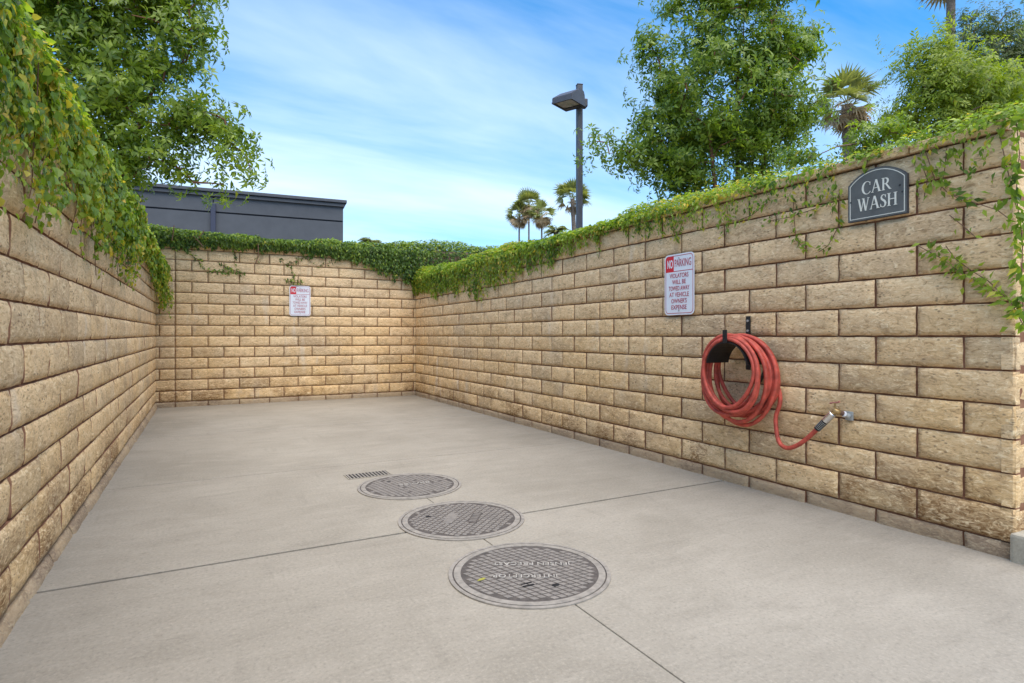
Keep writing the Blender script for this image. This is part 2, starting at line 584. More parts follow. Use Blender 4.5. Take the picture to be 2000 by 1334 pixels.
bm = bmesh.new()
bmesh.ops.create_grid(bm, x_segments=8, y_segments=8, size=300)
g = obj('ground', bm_mesh(bm, 'ground', M['earth']), None, (0, 100, -0.014))
tag(g, kind='structure')
slab_root = empty('pavement', (0, 0, 0))
tag(slab_root, kind='structure')
JG = 0.0070
LJ = 0.00225      # half width of the saw cut along the bay
ys = [-9.0, -2.0, 2.85, 4.55, 6.7, YB + 0.06]
for i in range(len(ys) - 1):
    y0, y1 = ys[i] + JG, ys[i + 1] - JG
    wide = y1 < 3.0
    if i == 1:
        xs = [(-7.0, XL - 0.30), (XL - 0.293, 1.22 - LJ), (1.22 + LJ, 3.42), (3.427, 9.0)]
    elif i == 0:
        xs = [(-7.0, 1.22 - LJ), (1.22 + LJ, 9.0)]
    elif i == 2:
        bm = bmesh.new()
        add_prism(bm, [(XL - .1, y0), (1.22 - LJ, y0), (1.22 - LJ, 3.72), (1.22 + LJ, 3.72), (1.22 + LJ, y0), (XR + .06, y0), (XR + .06, y1), (XL - .1, y1)], -.10, 0.0, 'z')
        obj('concrete_slab', bm_mesh(bm, 'concrete_slab', M['concrete']), slab_root)
        continue
    else:
        xs = [(XL - 0.1, XR + 0.06)]
    for x0, x1 in xs:
        bm = bmesh.new()
        add_box(bm, x0, x1, y0, y1, -0.10, 0.0, 0.005)
        obj('concrete_slab', bm_mesh(bm, 'concrete_slab', M['concrete']), slab_root)


# ------------------------------------------------------------------ split face block walls
def vnoise(u, v, seed):
    s = 0
    for k, (fu, fv) in enumerate(((9, 13), (21, 17), (33, 41))):
        s += math.sin(u * fu + seed * 1.7 + k * 2.1 + 1.3 * math.sin(v * fv * 0.7 + seed)) * math.sin(v * fv + seed * 2.3 + k + 0.8 * math.sin(u * fu + k)) / (k + 1)
    return s


def block_mesh(length, height, seed, proud=0.0, round_top=False, pillow=0.0, bare=False):
    """front at y=0 facing -y, x from 0 to length, z from 0 to height"""
    J = 0.0046
    nx, nz = (10 if length > 0.3 else 6), 5
    L, Hh = length, height
    bm = bmesh.new()
    rows = []
    for j in range(nz + 1):
        row = []
        for i in range(nx + 1):
            fu, fv = i / nx, j / nz
            # tighter spacing near the rim so that the arris is crisp
            fu = 0.5 + 0.5 * math.copysign(1 - (1 - abs(2 * fu - 1)) ** 1.35, 2 * fu - 1)
            fv = 0.5 + 0.5 * math.copysign(1 - (1 - abs(2 * fv - 1)) ** 1.2, 2 * fv - 1)
            if pillow: fu = (0, .018, .06, .2, .35, .5, .65, .8, .94, .982, 1)[i] if nx == 10 else (0, .03, .12, .5, .88, .97, 1)[i]
            x = J + fu * (L - 2 * J)
            z = J + fv * (Hh - 2 * J)
            edge = min(fu, 1 - fu) * L / 0.02
            edgez = min(fv, 1 - fv) * Hh / 0.02
            e = min(1, edge) * min(1, edgez)
            d = 0.0042 * vnoise(x * 1.1, z * 2.2, seed) * (0.25 + 0.75 * e)
            y = -proud - d + (1 - e) * 0.0085
            if pillow:
                y += 0.12 * pillow * abs(2 * fv - 1) ** 6 + (pillow if i in (0, nx) else 0.22 * pillow * abs(2 * fu - 1) ** 6)
            if round_top: y += 0.02 * max(0, fv - 0.45) ** 2 / 0.3
            if i in (0, nx): x += 0.0015 * math.sin(z * 70 + seed * 3 + i)
            if j in (0, nz): z += 0.0012 * math.sin(x * 45 + seed * 2 + j)
            row.append(bm.verts.new((x, y, z)))
        rows.append(row)
    for j in range(nz):
        for i in range(nx):
            bm.faces.new((rows[j][i], rows[j][i + 1], rows[j + 1][i + 1], rows[j + 1][i]))
    rim = [rows[0][i] for i in range(nx + 1)] + [rows[j][nx] for j in range(1, nz + 1)] + [rows[nz][i] for i in range(nx - 1, -1, -1)] + [rows[j][0] for j in range(nz - 1, 0, -1)]
    back = [bm.verts.new((v.co.x, 0.05, v.co.z)) for v in rim]
    k = len(rim)
    for i in range(k):
        bm.faces.new((rim[i], back[i], back[(i + 1) % k], rim[(i + 1) % k]))
    me = bpy.data.meshes.new('block')
    bmesh.ops.recalc_face_normals(bm, faces=bm.faces)
    bm.to_mesh(me)
    bm.free()
    me.materials.append(M['block'])
    me.materials.append(M['mortar'])
    ns = nx * nz
    me.polygons.foreach_set('material_index', [(1 if pillow and i % nx in (0, nx - 1) else 0) if i < ns else (0 if bare else 1) for i in range(len(me.polygons))])  # mortar smear on the sides; pillow rims coloured dark for the shaded joints
    me.polygons.foreach_set('use_smooth', [i < ns for i in range(len(me.polygons))])
    return me


BLOCKS = {}


def block_of(length, height, **kw):
    key = (round(length, 3), round(height, 3), tuple(sorted(kw.items())))
    if key not in BLOCKS:
        BLOCKS[key] = [block_mesh(length, height, s + length * 9, **kw) for s in range(10 if length > 0.35 else 4)]
    return random.choice(BLOCKS[key])


def build_wall(label, origin, rot, breaks, ncourse, thick, end_return=False, base_proud=0.0, cap_over=0.012, pillow=0.0):
    """breaks(c) -> list of joint positions along local x; local front faces -y"""
    root = empty('block_wall', origin, rot)
    tag(root, label, 'wall', 'split face block walls round the wash bay')
    full = breaks(1)
    u0, u1 = full[0], full[-1]
    top = JOINT_Z0 + ncourse * CRS
    bm = bmesh.new()
    add_box(bm, u0 + 0.007, u1 - 0.007, 0.017, thick - 0.017, -0.12, top - 0.004)
    obj('mortar', bm_mesh(bm, 'mortar', M['mortar']), root)
    for c in range(ncourse + 1):
        z0 = JOINT_Z0 + (c - 1) * CRS
        b = breaks(c)
        for i in range(len(b) - 1):
            L = b[i + 1] - b[i]
            if L < 0.03: continue
            kw = dict(pillow=pillow) if pillow else {}
            if c == 0 and base_proud: kw = dict(proud=base_proud, round_top=True, bare=True)
            if end_return and i == len(b) - 2: kw['bare'] = True
            obj('block', block_of(L, CRS, **kw), root, (b[i], random.uniform(-0.004, 0.002), z0 + random.uniform(-.0008, .0008)))
    # returned end of the wall
    if end_return:
        for c in range(ncourse + 1):
            z0 = JOINT_Z0 + (c - 1) * CRS
            o = obj('block', block_of(thick + 0.004, CRS, bare=True), root, (u1 - 0.004, -0.004, z0), (0, 0, R(90)))
    n = int((u1 - u0) / BL)
    for i in range(n + 1):
        a, b_ = u0 + i * BL, min(u0 + (i + 1) * BL, u1 + cap_over)
        if b_ - a < 0.05: continue
        obj('cap_block', cap_mesh(b_ - a, thick, cap_over), root, (a, random.uniform(-0.002, 0.002), top))
    return root


CAPS = {}


def cap_mesh(L, thick, over):
    k = (round(L, 3), thick, over)
    if k not in CAPS:
        bm = bmesh.new()
        add_box(bm, 0.003, L - 0.003, -over, thick + over, 0.006, 0.056, 0.006)
        CAPS[k] = bm_mesh(bm, 'cap_block', M['block'])
    return CAPS[k]


def right_breaks(c):
    # local x runs from the back corner (0) to the free end
    Lw = YB - YEND
    b = [Lw]
    u = Lw - (BL / 2 if c % 2 == 0 else BL)
    while u > 0.06:
        b.append(u)
        u -= BL
    b.append(0.0)
    return b[::-1]


wall_right = build_wall('long tan block wall that carries the red hose and the slate sign', (XR, YB, 0), (0, 0, R(-90)), right_breaks, 12, 0.2, end_return=True)


def back_breaks(c):
    ctl = -0.315
    xs_ = [XL - 0.06 - ctl]
    if c % 2: xs_.append(-0.19)
    xs_.append(0.0)
    u = BL if c % 2 == 0 else BL / 2
    while u < 3.50 + 3.2:
        xs_.append(u)
        u += BL
    return [x + ctl for x in xs_]


wall_back = build_wall('short tan block wall at the closed end of the bay', (0, YB, 0), (0, 0, 0), back_breaks, 15, 0.2)


def left_breaks(c):
    b = [0.0]
    u = BL * 0.5 if c % 2 else BL * 0.93
    while u < 8.4:
        b.append(u)
        u += BL
    b.append(8.6)
    return b


# the left wall: courses fall very slightly towards the open end
LROT = R(0.30)
wall_left = build_wall('long tan block wall with leafy creeper hanging over it and no signs', (-0.588, 0.78, -0.036), (R(0), R(-0.24), R(90 - 0.33)), left_breaks, 12, 0.2, base_proud=0.02, pillow=0.011)

# kerb stub past the free end of the long wall
bm = bmesh.new()
add_box(bm, 3.135, 5.6, 1.04, 1.236, -0.08, 0.125, 0.014)
tag(obj('kerb', bm_mesh(bm, 'kerb', M['kerb'])), 'pale grey concrete kerb starting at the free end of the wall', 'kerb')


# ------------------------------------------------------------------ foliage tools
LEAF = (np.array([(0, 0, 0), (-.23, .40, .07), (0, .46, 0), (.23, .40, .07), (0, 1, -.16)], float), [(0, 2, 1), (0, 3, 2), (1, 2, 4), (2, 3, 4)])
BROAD = (np.array([(0, 0, 0), (-.42, .28, .07), (0, .42, 0), (.42, .28, .07), (-.30, .66, .05), (.30, .66, .05), (0, 1, -.16)], float), [(0, 2, 1), (0, 3, 2), (1, 2, 4), (2, 3, 5), (4, 2, 6), (2, 5, 6)])
NARROW = (np.array([(0, 0, 0), (-.13, .45, .03), (.13, .45, .03), (0, 1, -.14)], float), [(0, 2, 1), (1, 2, 3)])


def whorl(n, seed, spread=0.95):
    r = random.Random(seed)
    V, Fc = [], []
    for k in range(n):
        az = 2 * math.pi * (k + r.uniform(-.25, .25)) / n
        dr = r.uniform(-.15, .75)
        ln = r.uniform(.7, 1.1)
        d = Vector((math.cos(az), math.sin(az), 0))
        s = Vector((-math.sin(az), math.cos(az), 0))
        up = Vector((0, 0, 1))
        w = .15 * ln
        p0 = d * .08
        p1 = d * .45 * ln + up * (.16 - dr * .22)
        p2 = d * ln * .9 + up * (.10 - dr * .75)
        b = len(V)
        V += [p0, p1 + s * w + up * .03, p1 - s * w + up * .03, p1, p2]
        Fc += [(b, b + 3, b + 1), (b, b + 2, b + 3), (b + 1, b + 3, b + 4), (b + 3, b + 2, b + 4)]
    return np.array([tuple(v) for v in V]), Fc


def frames(nrm, tip):
    """rotation matrices with z near nrm and y along tip"""
    tip = tip / (np.linalg.norm(tip, axis=1, keepdims=True) + 1e-9)
    z = nrm - tip * np.sum(nrm * tip, 1, keepdims=True)
    z = z / (np.linalg.norm(z, axis=1, keepdims=True) + 1e-9)
    x = np.cross(tip, z)
    return np.stack([x, tip, z], axis=2)


def cloud_mesh(name, base, pos, rot, scale, mat):
    V, Fc = base
    Fc = np.array(Fc)
    n = len(pos)
    vv = np.einsum('nij,kj->nki', rot, V) * np.asarray(scale).reshape(n, 1, -1) + pos[:, None, :]
    co = vv.reshape(-1, 3)
    fi = (Fc[None] + (np.arange(n) * len(V))[:, None, None]).reshape(-1, 3)
    return co, fi


def raw_mesh(name, co, fi, mat):
    me = bpy.data.meshes.new(name)
    me.vertices.add(len(co))
    me.vertices.foreach_set('co', co.astype(np.float32).ravel())
    me.loops.add(fi.size)
    me.loops.foreach_set('vertex_index', fi.astype(np.int32).ravel())
    me.polygons.add(len(fi))
    me.polygons.foreach_set('loop_start', np.arange(0, fi.size, 3, dtype=np.int32))
    me.polygons.foreach_set('loop_total', np.full(len(fi), 3, dtype=np.int32))
    me.update(calc_edges=True)
    me.validate()
    me.materials.append(mat)
    return me


def foliage(name, parts, mat, parent):
    cos, fis, off = [], [], 0
    for base, pos, rot, sc in parts:
        if len(pos) == 0: continue
        c, f = cloud_mesh(name, base, pos, rot, sc, mat)
        cos.append(c)
        fis.append(f + off)
        off += len(c)
    o = obj(name, raw_mesh(name, np.concatenate(cos), np.concatenate(fis), mat), parent)
    tag(o, kind='stuff')
    return o


def smooth1(x, seed, freqs=(0.7, 1.7, 3.9, 8.3)):
    s = 0
    for k, f in enumerate(freqs):
        s = s + np.sin(x * f + seed * (k + 1.3)) / (k + 1.0)
    return s / 2.0            # roughly -1..1


def rnd(n, k=3):
    return RNG.normal(size=(n, k))


# ------------------------------------------------------------------ creeper on the right wall
def strand(pts, n_per_m, size, out, jitter=0.02, leaf=LEAF):
    """leaves either side of a runner; pts world points; out outward normal"""
    pts = np.array([tuple(p) for p in pts])
    seg = np.linalg.norm(np.diff(pts, axis=0), axis=1)
    tot = seg.sum()
    n = max(3, int(tot * n_per_m))
    t = np.sort(RNG.uniform(0, tot, n))
    cum = np.concatenate([[0], np.cumsum(seg)])
    pos = np.stack([np.interp(t, cum, pts[:, k]) for k in range(3)], 1)
    idx = np.clip(np.searchsorted(cum, t) - 1, 0, len(seg) - 1)
    d = np.diff(pts, axis=0)[idx] / seg[idx][:, None]
    out = np.array(out, float)
    side = np.cross(d, out) * RNG.choice([-1, 1], n)[:, None]
    tip = d * RNG.uniform(.2, 1.0, n)[:, None] + side * RNG.uniform(.3, 1.1, n)[:, None] + np.array([0, 0, -.35]) + rnd(n) * .25
    nr = out[None] + rnd(n) * .45
    pos = pos + rnd(n) * jitter * np.array([.6, 1, 1]) + out * RNG.uniform(0.005, 0.03, n)[:, None]
    return (leaf, pos, frames(nr, tip), RNG.uniform(.7, 1.25, n) * size)


def stem_of(root, pts, r):
    b_ = bmesh.new()
    add_tube(b_, pts, r, 5)
    obj('stem', bm_mesh(b_, 'stem', M['stem']), root)


def pr(px, py, X=XR - 0.012):
    y, z = on_right(px, py, X)
    return Vector((X, y, z))


vr = empty('wall_creeper', (XR + 0.1, 5.2, 1.97))
tag(vr, 'leafy green creeper along the top of the wall that carries the hose', 'creeper', 'creepers on the wall tops')
vr_inv = Matrix.Translation((-(XR + 0.1), -5.2, -1.97))


def to_local(parts, mv):
    mv = np.array(mv)
    return [(b, p - mv, r, s) for b, p, r, s in parts]


CAPZ = JOINT_Z0 + 12 * CRS + 0.056
parts, ypart = [], []
n = 26000
y = RNG.uniform(1.15, 9.5, n)
dens = np.clip(0.70 + 0.42 * smooth1(y, 2.0, (1.1, 2.9, 5.1, 9.7)) + np.clip((y - 3.6) * .35, -0.1, 0.6), 0.10, 1)
keep = RNG.uniform(0, 1, n) < dens
y = y[keep]
n = len(y)
mound = 0.075 + 0.060 * np.clip(smooth1(y, 5.0, (2.2, 5.7, 11, 19)) + .35, 0, 1.5) + np.clip((y - 5) * .012, 0, .05)
u = RNG.uniform(0, 1, n)
ang = RNG.uniform(-.25, math.pi * .95, n)
pos = np.stack([XR + .10 - .145 * np.cos(ang) * RNG.uniform(.75, 1.05, n), y, CAPZ - .015 + mound * np.clip(np.sin(ang), -.2, 1) * RNG.uniform(.45, 1.1, n)], 1)
nr = np.stack([-np.cos(ang), np.zeros(n), np.sin(ang) + .35], 1) + rnd(n) * .5
tip = np.stack([-np.ones(n) * .6, rnd(n, 1)[:, 0] * .8, RNG.uniform(-.7, .25, n)], 1)
sign_gap = (pos[:, 1] > 1.60) & (pos[:, 1] < 2.0) & (pos[:, 0] < XR - .005) & (pos[:, 2] < 1.93)
pos, nr, tip = pos[~sign_gap], nr[~sign_gap], tip[~sign_gap]
n = len(pos)
parts.append((LEAF, pos, frames(nr, tip), RNG.uniform(.030, .056, n) * np.clip(.72 + .07 * (pos[:, 1] - 1.2), .72, 1.0)))
# hanging fringe
n = 15000
y = RNG.uniform(1.3, 9.4, n)
D = 0.17 + 0.13 * smooth1(y, 9.0, (1.3, 3.7, 7.9, 15)) + np.clip((y - 4.2) * .05, -.05, .12)
D = np.clip(D, 0.03, .42)
keep = RNG.uniform(0, 1, n) < np.clip((D / .22) * (.30 + np.clip((y - 2.8) * .2, 0, .7)), 0.03, 1)
keep &= ~((y > 1.58) & (y < 2.02))
y, D = y[keep], D[keep]
n = len(y)
v = RNG.uniform(0, 1, n) ** 1.35
# clotted into tufts
y = y + 0.035 * np.sin(y * 31 + 3 * np.sin(y * 7))
z = CAPZ - .01 - D * v * (0.75 + .5 * np.abs(np.sin(y * 23 + 2 * np.sin(y * 5))))
pos = np.stack([XR - .018 - RNG.uniform(0, .075, n) * (1 - .75 * v), y, z], 1)
nr = np.array([[-1, 0, .35]]) + rnd(n) * .55
tip = np.stack([rnd(n, 1)[:, 0] * .3 - .2, rnd(n, 1)[:, 0] * .55, -np.ones(n)], 1)
far = np.clip((y - 2) / 5, 0, 1)
parts.append((LEAF, pos, frames(nr, tip), RNG.uniform(.030, .052, n) * (.72 + .28 * far)))
# runners traced on the block face
RUN = [
    ([(2002, 640), (1975, 590), (1930, 560), (1880, 535), (1840, 505), (1790, 478)], 120, .050),
    ([(1975, 590), (1930, 548), (1900, 530), (1866, 505), (1848, 480)], 80, .046),
    ([(1985, 230), (1992, 300), (1985, 380), (1998, 470), (1996, 560), (2002, 640)], 130, .06),
    ([(1950, 250), (1968, 330), (1985, 400)], 40, .055),
    ([(1810, 300), (1826, 350), (1850, 375), (1880, 392)], 60, .055),
    ([(1850, 290), (1846, 330), (1838, 372)], 90, .05),
    ([(1850, 375), (1900, 395), (1948, 410), (1975, 430)], 45, .05),
    ([(1855, 420), (1880, 440), (1905, 462)], 35, .045),
    ([(1640, 370), (1640, 420), (1640, 440), (1618, 480), (1600, 492)], 75, .045),
    ([(1550, 390), (1552, 430), (1556, 470), (1578, 490)], 90, .045),
    ([(1500, 395), (1470, 420), (1440, 432), (1410, 445)], 60, .045),
    ([(1625, 395), (1580, 412), (1540, 425), (1500, 432)], 70, .045),
    ([(1420, 400), (1424, 440), (1415, 470)], 70, .042),
    ([(1312, 420), (1318, 455), (1322, 468)], 120, .045),
    ([(1335, 430), (1322, 468)], 110, .045),
    ([(1260, 440), (1262, 475)], 90, .04),
    ([(1175, 470), (1170, 505)], 90, .04),
    ([(861, 540), (862, 572)], 120, .04),
    ([(1800, 320), (1812, 350), (1806, 385)], 70, .05),
    ([(1700, 300), (1690, 330)], 90, .05),
]
for pl, dn, sz in RUN:
    pts = [pr(*p) for p in pl]
    parts.append(strand(pts, dn * 1.25, sz * .8, (-1, 0, .2), .018))
    stem_of(vr, [p + Vector((-.004, 0, 0)) - Vector((XR + .1, 5.2, 1.97)) for p in pts], 0.0022)
allp = to_local(parts, (XR + .1, 5.2, 1.97))
# a sixth of the leaves have turned yellow-green
fa, fb = [], []
for b, p, r, s in allp:
    k = RNG.uniform(0, 1, len(p)) < np.clip(.08 + .15 * smooth1(p[:, 1], 4.4, (1.9, 4.3, 8, 17)), .01, .35)
    fa.append((b, p[~k], r[~k], s[~k]))
    fb.append((b, p[k], r[k], s[k]))
foliage('foliage', fa, M['vine'], vr)
tag(foliage('foliage', fb, M['vineyellow'], vr), 'yellow-green leaves')

# ------------------------------------------------------------------ creeper on the left wall
vl = empty('wall_creeper', (XL - .1, 5.2, 1.95))
tag(vl, 'thick bright creeper hanging far down over the wall without signs', 'creeper', 'creepers on the wall tops')
LV = (XL - .1, 5.2, 1.95)


def left_face(y):
    return -0.588 + (y - 0.78) * math.tan(R(0.33))


parts = []
n = 17000
y = RNG.uniform(1.2, 9.4, n)
ang = RNG.uniform(0.05, math.pi + .2, n)
mound = .10 + .07 * np.clip(smooth1(y, 3.1, (1.7, 4.1, 9, 17)) + .4, 0, 1.4) + np.clip((6 - y) * .015, 0, .05)
fx = left_face(y)
pos = np.stack([fx - .09 + .19 * -np.cos(ang) * -1 * RNG.uniform(.7, 1.1, n), y, 1.955 + mound * np.clip(np.sin(ang), -.1, 1) * RNG.uniform(.4, 1.1, n)], 1)
nr = np.stack([np.cos(ang), np.zeros(n), np.sin(ang) + .3], 1) + rnd(n) * .5
tip = np.stack([np.ones(n) * .6, rnd(n, 1)[:, 0] * .8, RNG.uniform(-.8, .3, n)], 1)
parts.append((BROAD, pos, frames(nr, tip), RNG.uniform(.030, .055, n) * np.clip(.55 + .09 * (pos[:, 1] - 1.2), .6, 1)))
n = 42000
y = RNG.uniform(1.2, 9.38, n)
D = .36 + .17 * np.clip((4.6 - y) / 2.0, 0, 1.2) + .10 * smooth1(y, 6.0, (1.2, 3.1, 6.7, 13)) + .28 * np.clip((y - 8.2) / .9, 0, 1)
D = np.clip(D - .16 * np.exp(-((y - 6.4) / 1.1) ** 2), .12, .8)
v = RNG.uniform(0, 1, n) ** 1.25
y = y + 0.04 * np.sin(y * 27 + 3 * np.sin(y * 6))
z = 1.985 - D * v * (0.7 + .5 * np.abs(np.sin(y * 17 + 2 * np.sin(y * 4))))
keep = RNG.uniform(0, 1, n) < np.clip(1.15 - v * .75, .2, 1)
y, z, v, D = y[keep], z[keep], v[keep], D[keep]
n = len(y)
cl_ = np.sin(y * 11 + 2.2 * np.sin(z * 9)) * np.sin(z * 13 + 1.7 * np.sin(y * 7)) + .5 * np.sin(y * 23 + z * 17)
gap_ = (cl_ + 1.0 - 1.5 * v) > RNG.uniform(-.7, .55, n)
y, z, v, D, cl_ = y[gap_], z[gap_], v[gap_], D[gap_], cl_[gap_]
n = len(y)
bulge = .05 * np.clip(cl_, -.3, 1.2) + .03 + .11 * np.sin(np.clip(v * 1.15, 0, 1) * math.pi * .5 + .9).clip(0, 1) * np.clip(.5 + .5 * smooth1(y, 8.0), 0.25, 1)
bulge = bulge + .10 * np.clip((y - 8.4) / .8, 0, 1) * (v > .1)
pos = np.stack([left_face(y) + .012 + bulge * RNG.uniform(.25, 1, n), y, z], 1)
nr = np.array([[1, -.15, .45]]) + rnd(n) * .55
tip = np.stack([rnd(n, 1)[:, 0] * .35 + .2, rnd(n, 1)[:, 0] * .6, -np.ones(n)], 1)
fr_ = frames(nr, tip)
sz_ = RNG.uniform(.022, .052, n) * np.clip(.62 + .09 * (pos[:, 1] - 1.2), .66, 1)
hb = RNG.uniform(0, 1, n) < .45
parts.append((BROAD, pos[hb], fr_[hb], sz_[hb]))
parts.append((LEAF, pos[~hb], fr_[~hb], sz_[~hb] * 1.2))
for k in range(26):
    yy = RNG.uniform(2.4, 6.5)
    ln = RNG.uniform(.3, .62)
    pts = []
    for j in range(5):
        f_ = j / 4
        q = yy + .12 * f_ * RNG.uniform(-1, 1)
        pts.append(Vector((left_face(q) + .03 + .04 * (1 - f_), q, 1.96 - ln * f_)))
    parts.append(strand(pts, 65, .034, (1, 0, .3), .02, BROAD))
    stem_of(vl, [p - Vector(LV) for p in pts], .002)
allp = to_local(parts, LV)
fa, fb = [], []
for b, p, r, s in allp:
    yl = p[:, 1] + LV[1]
    k = RNG.uniform(0, 1, len(p)) < np.clip(.20 + .14 * smooth1(yl, 1.4, (1.9, 4.3, 8, 17)) + .45 * np.exp(-((yl - 4.3) / .9) ** 2) * (p[:, 2] > .03), .02, .8)
    fa.append((b, p[~k], r[~k], s[~k]))
    fb.append((b, p[k], r[k], s[k]))
foliage('foliage', fa, M['vine'], vl)
tag(foliage('foliage', fb, M['vineyellow'], vl), 'yellow-green leaves')
# single big leaves in front of the mass
bme = bmesh.new()
vs = [bme.verts.new(tuple(p)) for p in BROAD[0]]
for f_ in BROAD[1]:
    bme.faces.new([vs[i] for i in f_])
BIGLEAF = bm_mesh(bme, 'leaf', M['vine'])
for k in range(170):
    yy = RNG.uniform(2.35, 5.2)
    zz_ = 1.99 - RNG.uniform(0, .34 + .18 * np.clip((4.6 - yy) / 2.0, 0, 1.2))
    o = obj('leaf', BIGLEAF, vl)
    fr = frames(np.array([[1, -.5, .4]]) + rnd(1) * .4, np.array([[.3, rnd(1)[0, 0] * .7, -1.]]))[0]
    s = RNG.uniform(.030, .050)
    mt = Matrix([list(fr[i] * s) + [0] for i in range(3)] + [[0, 0, 0, 1]])
    mt.translation = Vector((left_face(yy) + RNG.uniform(.10, .17), yy, zz_)) - Vector(LV)
    o.matrix_local = mt

# ------------------------------------------------------------------ ivy over the back wall
HB = (1.5, YB + .1, 2.4)
vb = empty('ivy_hedge', HB)
tag(vb, 'dense dark ivy hedge on top of the end wall', 'hedge')
parts = []
TOPB = JOINT_Z0 + 15 * CRS + .056
n = 22000
x = RNG.uniform(-.75, 6.2, n)
ang = RNG.uniform(-.2, math.pi * .9, n)
mound = .09 + .05 * smooth1(x, 2.2, (2.1, 5.3, 11, 23)) + .08 * np.clip((x - 2.6) / .6, 0, 1) + .10 * np.exp(-((x - 3.7) / .45) ** 2) + .05 * np.exp(-((x - 4.8) / .4) ** 2)
pos = np.stack([x, YB + .09 - .17 * np.cos(ang) * RNG.uniform(.8, 1.1, n), TOPB - .03 + mound * np.clip(np.sin(ang), -.2, 1) * RNG.uniform(.5, 1.15, n)], 1)
nr = np.stack([np.zeros(n), -np.cos(ang), np.sin(ang) + .35], 1) + rnd(n) * .5
tip = np.stack([rnd(n, 1)[:, 0] * .8, -np.ones(n) * .6, RNG.uniform(-.7, .3, n)], 1)
parts.append((LEAF, pos, frames(nr, tip), RNG.uniform(.035, .06, n)))
n = 30000
x = RNG.uniform(-.7, 6.2, n)
D = .17 + .05 * smooth1(x, 7.0, (2.3, 5.9, 11, 19)) + .33 * np.clip((x - 2.0) / 1.0, 0, 1) + .6 * np.clip((x - 3.1) / .2, 0, 1)
v = RNG.uniform(0, 1, n)
keep = RNG.uniform(0, 1, n) < np.clip(D / .45, .35, 1) * np.where(v > .8, .6, 1)
x, D, v = x[keep], D[keep], v[keep]
n = len(x)
z = TOPB + .0 - D * v * (.8 + .35 * np.abs(np.sin(x * 19 + 2 * np.sin(x * 5))))
pos = np.stack([x, YB - .015 - RNG.uniform(.1, 1, n) * (.16 * (1 - .6 * v) + .05 * np.clip(x - 2.2, 0, 1)), z], 1)
nr = np.array([[0, -1, .4]]) + rnd(n) * .6
tip = np.stack([rnd(n, 1)[:, 0] * .6, rnd(n, 1)[:, 0] * .3 - .2, -np.ones(n)], 1)
parts.append((LEAF, pos, frames(nr, tip), RNG.uniform(.034, .058, n)))


def pb(px, py, Y=YB - .012):
    r = ray(px, py)
    t = Y / r.y
    return Vector((r.x * t, Y, CH + r.z * t))


for pl, dn, sz in [
    ([(388, 512), (400, 528), (430, 532), (476, 534)], 120, .04), ([(425, 512), (440, 522), (470, 532)], 120, .04),
    ([(455, 480), (460, 500), (458, 515)], 70, .045), ([(505, 480), (502, 505), (500, 514)], 40, .045),
    ([(545, 505), (560, 520), (585, 505), (610, 500)], 60, .045), ([(552, 545), (575, 552), (590, 550)], 130, .045),
    ([(568, 510), (570, 530), (577, 552)], 60, .04), ([(345, 480), (375, 500), (395, 512)], 60, .045),
    ([(640, 500), (700, 505), (720, 512)], 50, .045), ([(590, 500), (620, 520), (650, 512)], 40, .04)]:
    pts = [pb(*p) for p in pl]
    parts.append(strand(pts, dn, sz, (0, -1, .2), .016))
    stem_of(vb, [p - Vector(HB) for p in pts], .003)
# dry runners lying across the ivy
for pl in ([(377, 460), (388, 472), (397, 482)], [(388, 465), (396, 455), (398, 450)], [(340, 440), (336, 470)], [(504, 476), (505, 500), (498, 516)]):
    stem_of(vb, [pb(*p, Y=YB - .16) - Vector(HB) for p in pl], .007)
allp = to_local(parts, HB)
fa, fb = [], []
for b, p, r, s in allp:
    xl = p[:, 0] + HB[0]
    lit = np.clip((p[:, 2] + .02) * 7, 0, 1)  # more bright leaves towards the top, daylight put into the leaf colour
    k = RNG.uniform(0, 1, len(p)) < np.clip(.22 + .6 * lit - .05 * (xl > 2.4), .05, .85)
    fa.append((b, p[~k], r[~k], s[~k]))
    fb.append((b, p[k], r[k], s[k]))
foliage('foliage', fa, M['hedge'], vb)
tag(foliage('foliage', fb, M['vine'], vb), 'bright green leaves, lit top painted in')
bm = bmesh.new()
add_box(bm, 3.40, 6.1, YB - .10, YB + .28, 0.0, TOPB + .02, .04)
for v_ in bm.verts: v_.co -= Vector(HB)
obj('woody_core', bm_mesh(bm, 'woody_core', M['bark']), vb)


